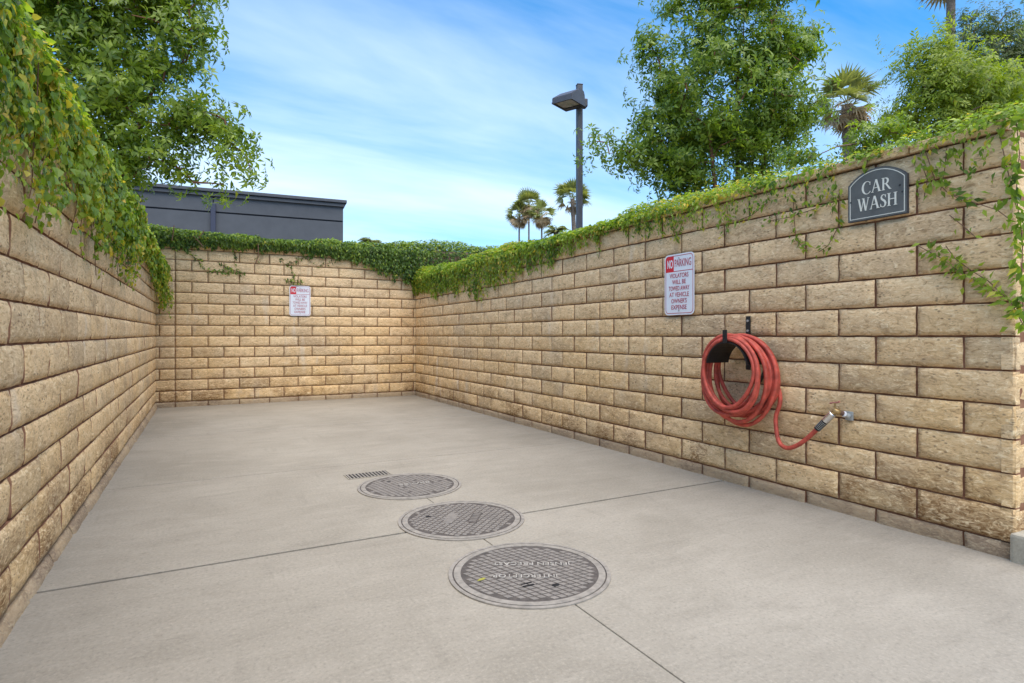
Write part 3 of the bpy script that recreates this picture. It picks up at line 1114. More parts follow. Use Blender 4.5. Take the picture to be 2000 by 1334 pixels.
# ------------------------------------------------------------------ trees
def make_tree(name, label, group, base, trunk_top, blobs, Zc, leafmat, barkmat, wbase, wsize, nclump, per, trunk_r=.07, stems_n=1, seed=1, clump_r=.28, droop=.35, depth_f=1.0, outward=0.6):
    rg = np.random.default_rng(seed)
    base = Vector(base)
    root = empty(name, base)
    tag(root, label, 'tree', group)
    bl = []
    for (cx, cy, rx, ry) in blobs:
        c = at(cx, cy, Zc)
        bl.append((np.array(c), rx * Zc / F, ry * Zc / F))
    vol = np.array([a * a * b for _, a, b in bl]) ** .6
    vol /= vol.sum()
    rgt = np.array((CA, -SA, 0.0))
    fwd = np.array((SA, CA, 0.0))
    pts = []
    while len(pts) < nclump:
        i = rg.choice(len(bl), p=vol)
        c, a, b = bl[i]
        d = rg.normal(size=3)
        d /= np.linalg.norm(d)
        rr = rg.uniform(0.25, 1) ** .45
        p = c + rgt * d[0] * a * rr + fwd * d[1] * a * depth_f * rr + np.array((0, 0, 1)) * d[2] * b * rr
        if p[2] < base.z + .4: continue
        pts.append(p)
    pts = np.array(pts)
    # skeleton: each clump hooks onto the nearest node already grown
    tb = np.array(base)
    nodes, par, rad = [], [], []
    tt = [np.array(t) for t in trunk_top]
    bmt = bmesh.new()
    for k, t in enumerate(tt):
        b0 = tb + np.array((rg.uniform(-.12, .12), rg.uniform(-.12, .12), 0)) * (1 if len(tt) > 1 else 0)
        line = []
        for j in range(9):
            f_ = j / 8
            p = b0 * (1 - f_) + t * f_ + np.array((math.sin(f_ * 5 + k), math.cos(f_ * 4 + k * 2), 0)) * .06 * f_
            line.append(p)
            if f_ > .3: nodes.append(p)
        add_tube(bmt, [Vector(p - tb) for p in line], [trunk_r * (1 - .72 * j / 8) for j in range(9)], 8)
    order = np.argsort([min(np.linalg.norm(p - q) for q in nodes) for p in pts])
    for i in order:
        p = pts[i]
        nd = np.array(nodes)
        dd = np.linalg.norm(nd - p, axis=1) + .5 * np.clip(nd[:, 2] - p[2], 0, 9)
        q = nd[np.argmin(dd)]
        L = np.linalg.norm(p - q)
        mid = (p + q) / 2 + np.array((0, 0, .10 * L)) + rg.normal(size=3) * .05 * L
        r0 = min(trunk_r * .32, .008 + .014 * L)
        add_tube(bmt, [Vector(q - tb), Vector(mid - tb), Vector(p - tb)], [r0, r0 * .7, r0 * .35], 5, cap=False)
        nodes.append(mid)
        nodes.append(p)
    obj('trunk', bm_mesh(bmt, 'trunk', barkmat, True), root)
    ctr = pts.mean(0)
    P, N, S = [], [], []
    for p in pts:
        m = int(per * rg.uniform(.5, 1.5))
        q = p + rg.normal(size=(m, 3)) * clump_r * np.array((1, 1, .75)) * rg.uniform(.55, 1.2)
        nn = (q - p) / clump_r * .5 + outward * (p - ctr) / (np.linalg.norm(p - ctr) + 1e-6) + np.array((0, 0, .55)) + rg.normal(size=(m, 3)) * .45
        P.append(q)
        N.append(nn)
        S.append(rg.uniform(.65, 1.2, m) * wsize)
    P, N, S = np.concatenate(P), np.concatenate(N), np.concatenate(S)
    N /= np.linalg.norm(N, axis=1, keepdims=True)
    tip = rg.normal(size=P.shape)
    tip -= N * np.sum(tip * N, 1, keepdims=True)
    fr = frames(N, tip)
    prt = []
    idx = rg.integers(0, len(wbase), len(P))
    for k in range(len(wbase)):
        s = idx == k
        prt.append((wbase[k], P[s] - tb, fr[s], S[s]))
    foliage('crown', prt, leafmat, root)
    return root


WH = [whorl(7, 1), whorl(6, 2), whorl(5, 3), whorl(7, 4)]
SPRIG = []
for sd_ in (11, 12, 13):
    rr_ = random.Random(sd_)
    V, Fc = [], []
    for k in range(9):
        f_ = k / 8
        b0 = Vector((0, f_ * .8, .12 * f_))
        d = Vector((math.copysign(1, (k % 2) - .5) * rr_.uniform(.5, .9), .6, rr_.uniform(-.5, .4))).normalized()
        s = d.cross(Vector((0, 0, 1))).normalized()
        ln = rr_.uniform(.28, .42)
        b = len(V)
        V += [b0, b0 + d * ln * .5 + s * .055, b0 + d * ln * .5 - s * .055, b0 + d * ln - Vector((0, 0, .08))]
        Fc += [(b, b + 1, b + 2), (b + 1, b + 3, b + 2)]
    SPRIG.append((np.array([tuple(v) for v in V]), Fc))

# tree overhanging the left wall
make_tree('leafy_tree', 'large tree with drooping finger leaves leaning over the creeper wall without signs', 'trees round the bay',
          (-1.55, 8.3, 0), [tuple(at(215, 250, 6.8)), tuple(at(90, 90, 6.6)), tuple(at(300, 150, 6.6))],
          [(230, 50, 180, 100), (100, 100, 150, 140), (330, 140, 80, 60), (290, 235, 110, 65), (400, 245, 66, 40), (505, 238, 18, 20),
           (455, 295, 40, 30), (430, 345, 30, 18), (300, 305, 70, 34), (100, -90, 260, 150), (310, -70, 110, 100), (385, 50, 40, 80), (-80, 60, 150, 200), (370, 350, 26, 12), (215, 195, 90, 100), (250, 330, 40, 24), (480, 330, 18, 18)],
          6.6, M['tree2'], M['redbark'], WH, .125, 340, 20, trunk_r=.06, seed=5, clump_r=.17, depth_f=.55)
# round tree behind the hose wall
make_tree('leafy_tree', 'tall bushy tree rising behind the wall between lamp and slate sign', 'trees round the bay',
          tuple(at(1440, HOR, 8.8).xy) + (0,), [tuple(at(1385, 250, 8.6)), tuple(at(1450, 120, 8.9)), tuple(at(1510, 200, 8.7))],
          [(1445, 60, 140, 100), (1460, -110, 130, 120), (1430, 200, 170, 100), (1385, 300, 105, 75), (1525, 225, 52, 52), (1550, 85, 38, 50),
           (1290, 225, 46, 70), (1262, 95, 18, 32), (1168, 268, 18, 26), (1190, 300, 22, 18), (1240, 312, 16, 20), (1330, 350, 48, 42), (1320, 20, 34, 20), (1480, 310, 60, 50), (1265, 290, 20, 30)],
          8.8, M['tree'], M['redbark'], WH, .128, 290, 26, trunk_r=.07, seed=9, clump_r=.19, depth_f=.65)
# small leaved shrub trees at the free end of the hose wall
make_tree('airy_tree', 'airy yellow-green small-leaved tree behind the wall right of the slate sign', 'trees round the bay',
          tuple(at(1850, HOR, 6.2).xy) + (0,), [tuple(at(1850, 230, 6.2)), tuple(at(1800, 180, 6.2))],
          [(1850, 210, 110, 70), (1800, 165, 40, 50), (1835, 120, 45, 45), (1785, 235, 35, 35), (1925, 225, 60, 55), (1880, 170, 80, 50), (1760, 260, 16, 16), (1960, 200, 40, 50)],
          6.2, M['shrub'], M['bark'], SPRIG, .16, 120, 24, trunk_r=.04, seed=15, clump_r=.16, depth_f=.8)
make_tree('airy_tree', 'darker fine-leaved tree behind the yellow-green tree by the palm trunk', 'trees round the bay',
          tuple(at(1960, HOR, 8.4).xy) + (0,), [tuple(at(1960, 150, 8.4)), tuple(at(1920, 100, 8.4))],
          [(1905, 90, 50, 65), (1960, 110, 60, 60), (1990, 210, 40, 60), (1930, 170, 60, 60), (2030, 120, 60, 90), (1975, 40, 30, 25)],
          8.4, M['shrubdark'], M['bark'], SPRIG, .15, 130, 24, trunk_r=.05, seed=25, clump_r=.18, depth_f=.8)
# low leafy shrub poking over the creeper
make_tree('leafy_shrub', 'low dark shrub peeping over the creeper below the shaggy palm', 'trees round the bay',
          tuple(at(1725, HOR, 5.6).xy) + (0,), [tuple(at(1722, 300, 5.6))],
          [(1722, 262, 38, 28), (1560, 318, 30, 18), (1690, 285, 26, 18)],
          5.6, M['tree'], M['bark'], WH, .075, 26, 14, trunk_r=.03, seed=31, clump_r=.09, depth_f=.8)
# orange flower in the airy tree
bm = bmesh.new()
for k in range(6):
    a = k * math.pi / 3
    d = Vector((math.cos(a), math.sin(a), .5)) * .022
    s = Vector((-math.sin(a), math.cos(a), 0)) * .008
    vs = [bm.verts.new(v) for v in (Vector((0, 0, -.02)), d * .6 + s, d, d * .6 - s)]
    bm.faces.new(vs)
tag(obj('orange_flower', bm_mesh(bm, 'orange_flower', M['flower']), None, at(1866, 199, 5.85)), 'single orange blossom on the airy yellow-green tree', 'flower')


# ------------------------------------------------------------------ fan palms
def fan_base(n=15, spread=150, seed=0):
    r = random.Random(seed)
    V, Fc = [], []
    for k in range(n):
        a = R(-spread / 2 + spread * k / (n - 1))
        d = Vector((math.sin(a), math.cos(a), 0))
        s = Vector((math.cos(a), -math.sin(a), 0))
        ln = (.85 + .15 * math.cos(a)) * r.uniform(.9, 1.05)
        b = len(V)
        o_ = Vector((0, .75, 0))
        V += [o_, o_ + d * ln * .55 + s * .055, o_ + d * ln * .55 - s * .055, o_ + d * ln - Vector((0, 0, r.uniform(.10, .38)))]
        Fc += [(b, b + 1, b + 2), (b + 1, b + 3, b + 2)]
    b = len(V)
    V += [Vector((-.03, 0, 0)), Vector((.03, 0, 0)), Vector((0, .8, .02))]
    Fc += [(b, b + 1, b + 2)]
    return np.array([tuple(v) for v in V]), Fc


FANS = [fan_base(15, 165, 1), fan_base(13, 150, 2)]


def make_palm(label, px, py_crown, Z, crown_px, trunk_px, seed, ngreen=34, ndead=22, lean=0.0, shag=False, flat=0.0):
    rg = np.random.default_rng(seed)
    c = at(px, py_crown, Z)
    base = Vector((c.x - lean, c.y, 0))
    root = empty('fan_palm', base)
    tag(root, label, 'palm', 'fan palms beyond the walls')
    cr_ = crown_px * Z / F
    tr = trunk_px * Z / F / 2
    hgt = c.z
    bm = bmesh.new()
    m = 40 if shag else 16
    pts, rs = [], []
    for j in range(m + 1):
        f_ = j / m
        pts.append(Vector((lean * f_ * f_, 0, hgt * f_)))
        rs.append(tr * (1.15 - .25 * f_) * (1 + (.12 * (j % 2) if shag else 0)))
    add_tube(bm, pts, rs, 10)
    obj('trunk', bm_mesh(bm, 'trunk', M['palmtrunk'], True), root)
    for nm, cnt, lo, hi, mat, sc in (('crown', ngreen, -15, 85, M['palm'], 1.0), ('dry_fronds', ndead, -78, -5, M['palmdead'], .85)):
        if cnt == 0: continue
        az = rg.uniform(0, 2 * math.pi, cnt)
        el = np.radians(rg.uniform(lo, hi, cnt))
        tip = np.stack([np.cos(az) * np.cos(el), np.sin(az) * np.cos(el), np.sin(el)], 1)
        nr = np.stack([-np.cos(az) * np.sin(el), -np.sin(az) * np.sin(el), np.cos(el)], 1) + rg.normal(size=(cnt, 3)) * .35
        pos = np.array([(lean, 0, hgt)]) + tip * tr * .6
        fr = frames(nr, tip)
        s = rg.uniform(.85, 1.1, cnt) * cr_ / 1.65 * sc
        half = rg.uniform(0, 1, cnt) < .5
        foliage(nm, [(FANS[0], pos[half], fr[half], s[half]), (FANS[1], pos[~half], fr[~half], s[~half])], mat, root)
    return root


make_palm('stout fan palm with shaggy trunk behind the wall beside the bushy tree', 1655, 205, 34, 64, 23, 3, 30, 26, lean=-.5, shag=True)
make_palm('very tall smooth palm trunk rising out of the airy tree', 1857, -72, 34, 82, 16, 4, 34, 18)
make_palm('tall palm standing right behind the lamp pole', 1118, 388, 55, 38, 9, 5, 34, 8, lean=-.45)
make_palm('slim far palm in a cluster of three, outermost towards the grey building', 1014, 422, 78, 31, 3.4, 6, 20, 24)
make_palm('slim far palm in a cluster of three, the tallest of them', 1033, 402, 78, 33, 3.4, 7, 26, 30)
make_palm('slim far palm in a cluster of three, next to the lamp pole', 1058, 421, 72, 31, 3.6, 8, 22, 24)


def make_feather_palm(label, px, py, Z, rpx, seed):
    rg = np.random.default_rng(seed)
    c = at(px, py, Z)
    root = empty('feather_palm', (c.x, c.y, 0))
    tag(root, label, 'palm', 'feather palms beyond the walls')
    bm = bmesh.new()
    add_tube(bm, [(0, 0, 0), (0, 0, c.z)], [.25, .2], 8)
    obj('trunk', bm_mesh(bm, 'trunk', M['palmtrunk'], True), root)
    r_ = rpx * Z / F
    P, T, N = [], [], []
    for k in range(22):
        az = rg.uniform(0, 2 * math.pi)
        el = R(rg.uniform(5, 80))
        for j in range(26):
            f_ = j / 25
            d = np.array((math.cos(az), math.sin(az), 0.0))
            p = d * r_ * f_ * math.cos(el * (1 - .2 * f_)) + np.array((0, 0, c.z + r_ * (math.sin(el) * f_ - .55 * f_ * f_)))
            sd2 = np.array((-math.sin(az), math.cos(az), 0.0)) * (1 if j % 2 else -1)
            P.append(p)
            T.append(sd2 * .8 + d * .7 + np.array((0, 0, -.25)))
            N.append(np.array((0, 0, 1.0)) + rg.normal(size=3) * .2)
    P, T, N = np.array(P), np.array(T), np.array(N)
    foliage('crown', [(NARROW, P, frames(N, T), np.full(len(P), r_ * .38))], M['palm'], root)


make_feather_palm('low feathery palm crown among the far slim palms', 1086, 452, 45, 26, 41)
make_feather_palm('tip of a feathery palm just showing over the ivy hedge', 722, 474, 40, 24, 42)

# ------------------------------------------------------------------ grey building
ZB = 25.0
corner = at(670, HOR, ZB)
dirb = Vector((math.cos(R(-ANG * 180 / math.pi + 22.9)), math.sin(R(-math.degrees(ANG) + 22.9)), 0))
bang = math.atan2(dirb.y, dirb.x)
bld = empty('grey_building', (corner.x, corner.y, 0), (0, 0, bang))
tag(bld, 'low slate grey building with flat parapet beyond the end wall', 'building')


def zpx(py, Z=ZB):
    return CH + (HOR - py) / F * Z


top_b, rev_b, und_b = zpx(392), zpx(433), zpx(404)
LB = 26.0
obj('core', box_mesh('core', M['gap'], -LB + .05, -.05, .05, 9, 0, und_b - .05), bld)
# downspout position along the wall
dsx = None
for k in range(2000):
    s = -k * .01
    w = Vector((corner.x, corner.y, 0)) + dirb * s
    Zc_ = w.x * SA + w.y * CA
    px_ = 1000 + F * (w.x * CA - w.y * SA) / Zc_
    if px_ <= 417:
        dsx = s
        break
for x0, x1 in ((-LB, -17.5), (-17.46, dsx - .02), (dsx + .02, -.0)):
    for z0, z1 in ((0, rev_b - .03), (rev_b + .03, und_b - .02)):
        obj('wall_panel', box_mesh('wall_panel', M['stucco'], x0, x1, 0, .12, z0, z1, .01), bld)
obj('wall_panel', box_mesh('wall_panel', M['stucco'], -.12, .02, .13, 9, 0, und_b - .02, .01), bld)
obj('downspout', box_mesh('downspout', M['pipe'], dsx - .09, dsx + .09, -.12, .0, 0, und_b - .3, .02), bld)
bm = bmesh.new()
add_box(bm, -LB - .1, .06, -.10, 9.1, und_b - .02, und_b + (top_b - und_b) * .45, .015)
fas = obj('fascia', bm_mesh(bm, 'fascia', M['stucco']), bld)
bm = bmesh.new()
add_box(bm, -LB - .1, .14, -.18, 9.2, und_b + (top_b - und_b) * .50, top_b, .02)
obj('coping', bm_mesh(bm, 'coping', M['coping']), bld)

# ------------------------------------------------------------------ lamp post
ZL = 9.6
lp = at(1131.5, HOR, ZL)
lamp = empty('street_lamp', (lp.x, lp.y, 0), (0, 0, -ANG + R(12)))
tag(lamp, 'square dark pole with one shoebox lamp head behind the hose wall', 'street lamp')
ptop = CH + (HOR - 167) / F * ZL
hw = .046
obj('pole', box_mesh('pole', M['pole'], -hw, hw, -hw, hw, 0, ptop, .008), lamp)
obj('pole_cap', box_mesh('pole_cap', M['pole'], -hw - .004, hw + .004, -hw - .004, hw + .004, ptop + .001, ptop + .014, .004), lamp)
zc_ = CH + (HOR - 206) / F * ZL
# lamp head: wedge, thick at the pole, thin at the far lip; x to the left of the pole, some towards the viewer
head = empty('tmp', (0, 0, 0))
COL.objects.unlink(head)
bpy.data.objects.remove(head)
HL, HW = .44, .36
bm = bmesh.new()
prof = [(0, -.05), (0, .13), (.03, .185), (.10, .205), (.18, .185), (HL, .035), (HL, -.05)]
lo = [bm.verts.new((-a, -HW / 2, b)) for a, b in prof]
hi = [bm.verts.new((-a, HW / 2, b)) for a, b in prof]
bm.faces.new(lo)
bm.faces.new(hi[::-1])
for i in range(len(prof)):
    j = (i + 1) % len(prof)
    if i == len(prof) - 1: continue
    bm.faces.new((lo[i], lo[j], hi[j], hi[i]))
bmesh.ops.bevel(bm, geom=[e for e in bm.edges if len(e.link_faces) == 2], offset=.008, segments=2, affect='EDGES')
hd = obj('lamp_head', bm_mesh(bm, 'lamp_head', M['pole']), lamp, (-hw - .02, 0, zc_ - .01), (0, R(-2), R(42)))
# recessed, cloudy glass with the lamp behind it
obj('lens', box_mesh('lens', M['lens'], -HL + .025, -.11, -HW / 2 + .025, HW / 2 - .025, -.040, -.034), hd)
bm = bmesh.new()
add_ring_prism(bm, [(-HL - .004, -HW / 2 - .004), (.004, -HW / 2 - .004), (.004, HW / 2 + .004), (-HL - .004, HW / 2 + .004)],
               [(-HL + .022, -HW / 2 + .022), (-.10, -HW / 2 + .022), (-.10, HW / 2 - .022), (-HL + .022, HW / 2 - .022)], -.056, -.030, 'z')
obj('lens_frame', bm_mesh(bm, 'lens_frame', M['pole']), hd)
bm = bmesh.new()
bmesh.ops.create_uvsphere(bm, u_segments=14, v_segments=8, radius=.045, matrix=Matrix.Translation((-.19, 0, -.046)) @ Matrix.Diagonal((1.25, 1, .35, 1)))
obj('bulb', bm_mesh(bm, 'bulb', M['bulb'], True), hd)
obj('bracket', box_mesh('bracket', M['pole'], -.05, .125, -.07, .07, zc_ - .03, zc_ + .10, .015), lamp)
bm = bmesh.new()
add_tube(bm, [(-.08, -.06, zc_ + .10), (-.08, .06, zc_ + .10)], .07, 16)
obj('pivot_drum', bm_mesh(bm, 'pivot_drum', M['pole'], False), lamp)


# ------------------------------------------------------------------ signs
def parking_sign(label, loc, rotz):
    """local x right, z up, front -y"""
    W, Hh = .305, .457
    root = empty('parking_sign', loc, (0, 0, rotz))
    tag(root, label, 'sign', 'no parking signs')
    bm = bmesh.new()
    add_prism(bm, rrect(W, Hh, .036), -.0022, 0)
    obj('plate', bm_mesh(bm, 'plate', M['signwhite']), root)
    bm = bmesh.new()
    add_ring_prism(bm, rrect(W - .022, Hh - .022, .028), rrect(W - .031, Hh - .031, .024), -.0029, -.0015)
    obj('border', bm_mesh(bm, 'border', M['textred']), root)
    zt, zb_ = Hh / 2 - .0155, Hh / 2 - .132
    xl, xm, xr_ = -W / 2 + .0155, -W / 2 + .098, W / 2 - .0155
    bm = bmesh.new()
    r_ = .022
    pts = [(xm, zt), (xl + r_, zt)] + [(xl + r_ - r_ * math.sin(R(a)), zt - r_ + r_ * math.cos(R(a))) for a in (20, 40, 60, 80)] + [(xl, zt - r_), (xl, zb_), (xm, zb_)]
    add_prism(bm, pts, -.0027, -.0015)
    obj('red_panel', bm_mesh(bm, 'red_panel', M['signred']), root)
    bm = bmesh.new()
    add_box(bm, xm + .0005, xr_, -.0028, -.0015, zb_, zb_ + .0055)
    obj('divider', bm_mesh(bm, 'divider', M['textred']), root)

    def txt(s, x, z, hh, wmax, mat, y=-.0036, al='CENTER', bold=0.0):
        me = text_mesh('lettering', s, mat, hh, 1.0, .0005, 'CENTER', bold)
        xs_ = [v.co.x for v in me.vertices]
        w = max(xs_) - min(xs_)
        k = wmax / w
        me.transform(Matrix.Diagonal((k, 1, 1, 1)))
        xs_ = [v.co.x for v in me.vertices]
        me.transform(Matrix.Translation((-(max(xs_) + min(xs_)) / 2, 0, 0)))
        obj('lettering', me, root, (x, y, z), (R(90), 0, 0))

    txt('NO', (xl + xm) / 2 + .003, zb_ + .031, .062, .058, M['signwhite'], bold=.0018)
    txt('PARKING', (xm + xr_) / 2 - .001, zb_ + .036, .058, .166, M['textred'], bold=.0)
    z = zb_ - .046
    for s, w in (('VIOLATORS', .192), ('WILL BE', .140), ('TOWED AWAY', .212), ('AT VEHICLE', .200), ("OWNER'S", .158), ('EXPENSE', .156)):
        txt(s, 0.0, z, .0345, w, M['textred'], bold=.0)
        z -= .0475
    for s in (1, -1):
        bm = bmesh.new()
        add_tube(bm, [(0, 0, s * (Hh / 2 - .032)), (0, -.007, s * (Hh / 2 - .032))], .006, 10)
        obj('bolt', bm_mesh(bm, 'bolt', M['bolt']), root)
    return root


parking_sign('red and white no parking sign on the wall above the coiled hose', (XR - .012, 3.258, 1.3775), R(-90))
parking_sign('red and white no parking sign on the short end wall', (1.335, YB - .012, 1.5275), 0)

# slate CAR WASH sign
CW = empty('car_wash_sign', (XR - .020, 1.812, 1.612), (0, 0, R(-90)))
tag(CW, 'dark slate sign with arched top reading CAR WASH in cream', 'sign')


def arch(w, h, rise, n=14, z0=0.0):
    r_ = (w * w / 4 + rise * rise) / (2 * rise)
    a = math.asin(w / 2 / r_)
    p = [(-w / 2, z0), (w / 2, z0)]
    for i in range(n + 1):
        t = a - 2 * a * i / n
        p.append((r_ * math.sin(t), z0 + h - rise - (r_ - rise) + r_ * math.cos(t)))
    return p


SW, SH, SR = .305, .268, .068
bm = bmesh.new()
add_prism(bm, arch(SW, SH, SR), 0.0, .017)
obj('edge', bm_mesh(bm, 'edge', M['slateedge']), CW)
bm = bmesh.new()
add_prism(bm, arch(SW - .006, SH - .006, SR - .001, z0=.003), -.0015, .003)
obj('face', bm_mesh(bm, 'face', M['slate']), CW)
bm = bmesh.new()
add_ring_prism(bm, arch(SW - .022, SH - .022, SR - .004, z0=.011), arch(SW - .029, SH - .029, SR - .0055, z0=.0145), -.0026, -.001)
obj('border_line', bm_mesh(bm, 'border_line', M['letter']), CW)


def ribbon(bm, pts, ws, y):
    n = len(pts)
    Lp, Rp = [], []
    for i in range(n):
        a = Vector(pts[max(0, i - 1)])
        b = Vector(pts[min(n - 1, i + 1)])
        d = (b - a).normalized()
        nn = Vector((-d.y, d.x))
        p = Vector(pts[i])
        Lp.append(p + nn * ws[i] / 2)
        Rp.append(p - nn * ws[i] / 2)
    for i in range(n - 1):
        add_prism(bm, [tuple(Lp[i]), tuple(Lp[i + 1]), tuple(Rp[i + 1]), tuple(Rp[i])], y, -.001)


def serif_letter(ch):
    T, t = .155, .062
    S = []          # polygons or ribbons: ('q', pts) / ('r', pts, widths)

    def stem(x):
        S.append(('q', [(x - T / 2, 0.0), (x + T / 2, 0.0), (x + T / 2, 1), (x - T / 2, 1)]))

    def serif(x, z, w=.30, s=1):
        h = .045
        if s > 0: S.append(('q', [(x - w / 2, z), (x + w / 2, z), (x + w / 2 - .03, z + h), (x - w / 2 + .03, z + h)]))
        else: S.append(('q', [(x - w / 2 + .03, z - h), (x + w / 2 - .03, z - h), (x + w / 2, z), (x - w / 2, z)]))

    def diag(xa, za, xb, zb2, w):
        S.append(('q', [(xa - w / 2, za), (xa + w / 2, za), (xb + w / 2, zb2), (xb - w / 2, zb2)]))

    if ch == 'C':
        pts, ws = [], []
        for i in range(21):
            a = R(48 + (322 - 48) * i / 20)
            pts.append((.46 + .42 * math.cos(a), .5 + .52 * math.sin(a)))
            k = abs(math.cos(a)) if math.cos(a) < 0 else 0
            ws.append(.055 + .12 * k ** 1.2)
        S.append(('r', pts, ws))
        S.append(('q', [(.73, .70), (.775, .68), (.775, .97), (.735, .90)]))
        wd = .86
    elif ch == 'A':
        diag(.08, 0, .40, 1.0, .07)
        diag(.76, 0, .43, 1.03, .17)
        S.append(('q', [(.20, .32), (.62, .32), (.60, .38), (.22, .38)]))
        serif(.08, 0, .24)
        serif(.77, 0, .32)
        wd = .90
    elif ch == 'R':
        stem(.17)
        serif(.17, 0, .32)
        S.append(('q', [(.02, 1), (.02, .96), (.12, .95), (.12, 1)]))
        pts, ws = [], []
        for i in range(13):
            a = R(100 - 200 * i / 12)
            pts.append((.34 + .26 * math.cos(a), .735 + .235 * math.sin(a)))
            ws.append(.05 + .10 * max(0, math.cos(a)))
        S.append(('r', [(.20, .97)] + pts + [(.22, .495)], [.05] + ws + [.05]))
        diag(.42, .50, .80, 0, .16)
        serif(.83, 0, .20)
        wd = .92
    elif ch == 'W':
        diag(.13, 1, .36, -.02, .15)
        diag(.62, 1, .36, -.02, .06)
        diag(.58, 1, .81, -.02, .15)
        diag(1.07, 1, .82, -.02, .06)
        serif(.12, 1, .28, -1)
        serif(.56, 1, .26, -1)
        serif(1.07, 1, .22, -1)
        wd = 1.17
    elif ch == 'S':
        pts = [(.52, .78), (.46, .93), (.33, .985), (.19, .93), (.12, .80), (.16, .66), (.30, .55), (.44, .44), (.51, .29), (.47, .12), (.34, .015), (.19, .02), (.09, .10), (.06, .25)]
        ws = [.04, .05, .06, .09, .12, .15, .17, .17, .15, .11, .07, .06, .05, .04]
        S.append(('r', pts, ws))
        S.append(('q', [(.49, .74), (.535, .74), (.535, .97), (.50, .95)]))
        S.append(('q', [(.045, .03), (.08, .05), (.085, .28), (.045, .28)]))
        wd = .60
    else:   # H
        stem(.18)
        stem(.76)
        for x in (.18, .76):
            serif(x, 0, .34)
            serif(x, 1, .34, -1)
        S.append(('q', [(.20, .49), (.74, .49), (.74, .555), (.20, .555)]))
        wd = .95
    return S, wd


def serif_word(word, cx, z, cap_h, wtot):
    items = [(c,) + serif_letter(c) for c in word]
    gap = .05
    tot = sum(w for _, _, w in items) + gap * (len(items) - 1)
    kx = wtot / tot
    x = cx - wtot / 2
    for c, S, w in items:
        bm = bmesh.new()
        for q, s in enumerate(S):
            y = -.0032 - .00018 * q
            tr_ = lambda p: (x + p[0] * kx, z + p[1] * cap_h)
            if s[0] == 'q': add_prism(bm, [tr_(p) for p in s[1]], y, -.001)
            else: ribbon(bm, [tr_(p) for p in s[1]], [ww * (kx + cap_h) / 2 for ww in s[2]], y)
        obj('lettering', bm_mesh(bm, 'lettering', M['letter']), CW)
        x += (w + gap) * kx


serif_word('CAR', 0.002, .139, .064, .150)
serif_word('WASH', 0.004, .052, .066, .206)
for x, z in ((-.136, .108), (.130, .112), (.118, .148)):
    bm = bmesh.new()
    add_tube(bm, [(x, .0, z), (x, -.004, z)], .0045, 10)
    obj('screw', bm_mesh(bm, 'screw', M['black']), CW)

# ------------------------------------------------------------------ hose hanger, hose and tap on the right wall
# local frame: x towards the free end (world -y), -y out of the wall (world -x), z up
HOY, HOZ = 2.640, 0.955
SADR = .165
hang = empty('hose_hanger', (XR, HOY, HOZ - SADR), (0, 0, R(-90)))
tag(hang, 'black hose hanger with curved saddle bolted to the long wall', 'hose hanger')
bm = bmesh.new()
arc = [R(a) for a in np.linspace(8, 172, 19)]
add_prism(bm, [(SADR * math.cos(a), SADR * math.sin(a)) for a in arc] + [((SADR - .006) * math.cos(a), (SADR - .006) * math.sin(a)) for a in arc[::-1]], -.215, -.012)
obj('saddle', bm_mesh(bm, 'saddle', M['black']), hang)
bm = bmesh.new()
add_box(bm, -.017, .017, -.010, -.004, -.02, SADR + .165, .001)
bp = obj('back_strap', bm_mesh(bm, 'back_strap', M['black']), hang)
bm = bmesh.new()
add_prism(bm, [(SADR * .97, .02), (.10, -.10), (.08, -.10), (SADR * .90, .03)], -.018, -.008)
obj('brace', bm_mesh(bm, 'brace', M['black']), hang)
for z in (SADR + .135, SADR + .07):
    bm = bmesh.new()
    add_tube(bm, [(0, -.010, z), (0, -.016, z)], .0075, 10)
    obj('bolt', bm_mesh(bm, 'bolt', M['bolt']), hang)
bm = bmesh.new()
add_box(bm, -.016, .016, -.226, -.218, SADR - .01, SADR + .075, .001)
obj('front_clip', bm_mesh(bm, 'front_clip', M['black']), hang)

hose = empty('water_hose', (XR, HOY, HOZ), (0, 0, R(-90)))
tag(hose, 'coiled red rubber water hose hanging on the black hanger', 'hose')
rg = np.random.default_rng(12)
HR = .0128
radii = [.232, .262, .246, .285, .252, .240, .275, .224, .262, .236, .214]
depth = [.034, .052, .070, .086, .106, .124, .142, .160, .176, .190, .200]
cxs = [.020, .012, .030, .010, .0, .018, -.012, -.004, -.016, .006, .0]
lift = [.000, .018, .004, .026, .012, .000, .024, .004, .026, .010, .000]
pts = []
NL = len(radii)
for k in range(NL):
    for j in range(36):
        f_ = j / 36
        k2 = min(k + 1, NL - 1)
        w = max(0, (f_ - .55) / .45)
        w = w * w * (3 - 2 * w)
        r_ = radii[k] * (1 - w) + radii[k2] * w
        d = depth[k] * (1 - w) + depth[k2] * w
        x0 = cxs[k] * (1 - w) + cxs[k2] * w
        lf = lift[k] * (1 - w) + lift[k2] * w
        a = math.pi / 2 - 2 * math.pi * f_ + (math.pi if False else 0)
        sx = .93 + .03 * math.sin(k * 2.2)
        wob = .006 * math.sin(3 * a + k * 1.9)
        # near the top the turns are pressed on the saddle
        pts.append((x0 + (r_ + wob) * sx * math.cos(a), -d - .010 * math.sin(a * 1 + k) * (1 - max(0, math.sin(a))), HR + .004 + lf + (r_ + wob) * (math.sin(a) - 1)))
# tail leaves the innermost turn (by the wall) on its way to the tap
TL = [(1514, 812), (1516, 838), (1519, 860), (1526, 872), (1540, 877), (1562, 868), (1584, 850), (1598, 836)]
tail = []
for i, (px, py) in enumerate(TL):
    dpt = .045 + .012 * math.sin(i * .5) + (.03 * i / 7)
    y_, z_ = on_right(px, py, XR - dpt)
    tail.append((HOY - y_, -dpt, z_ - HOZ))
first = pts[:]
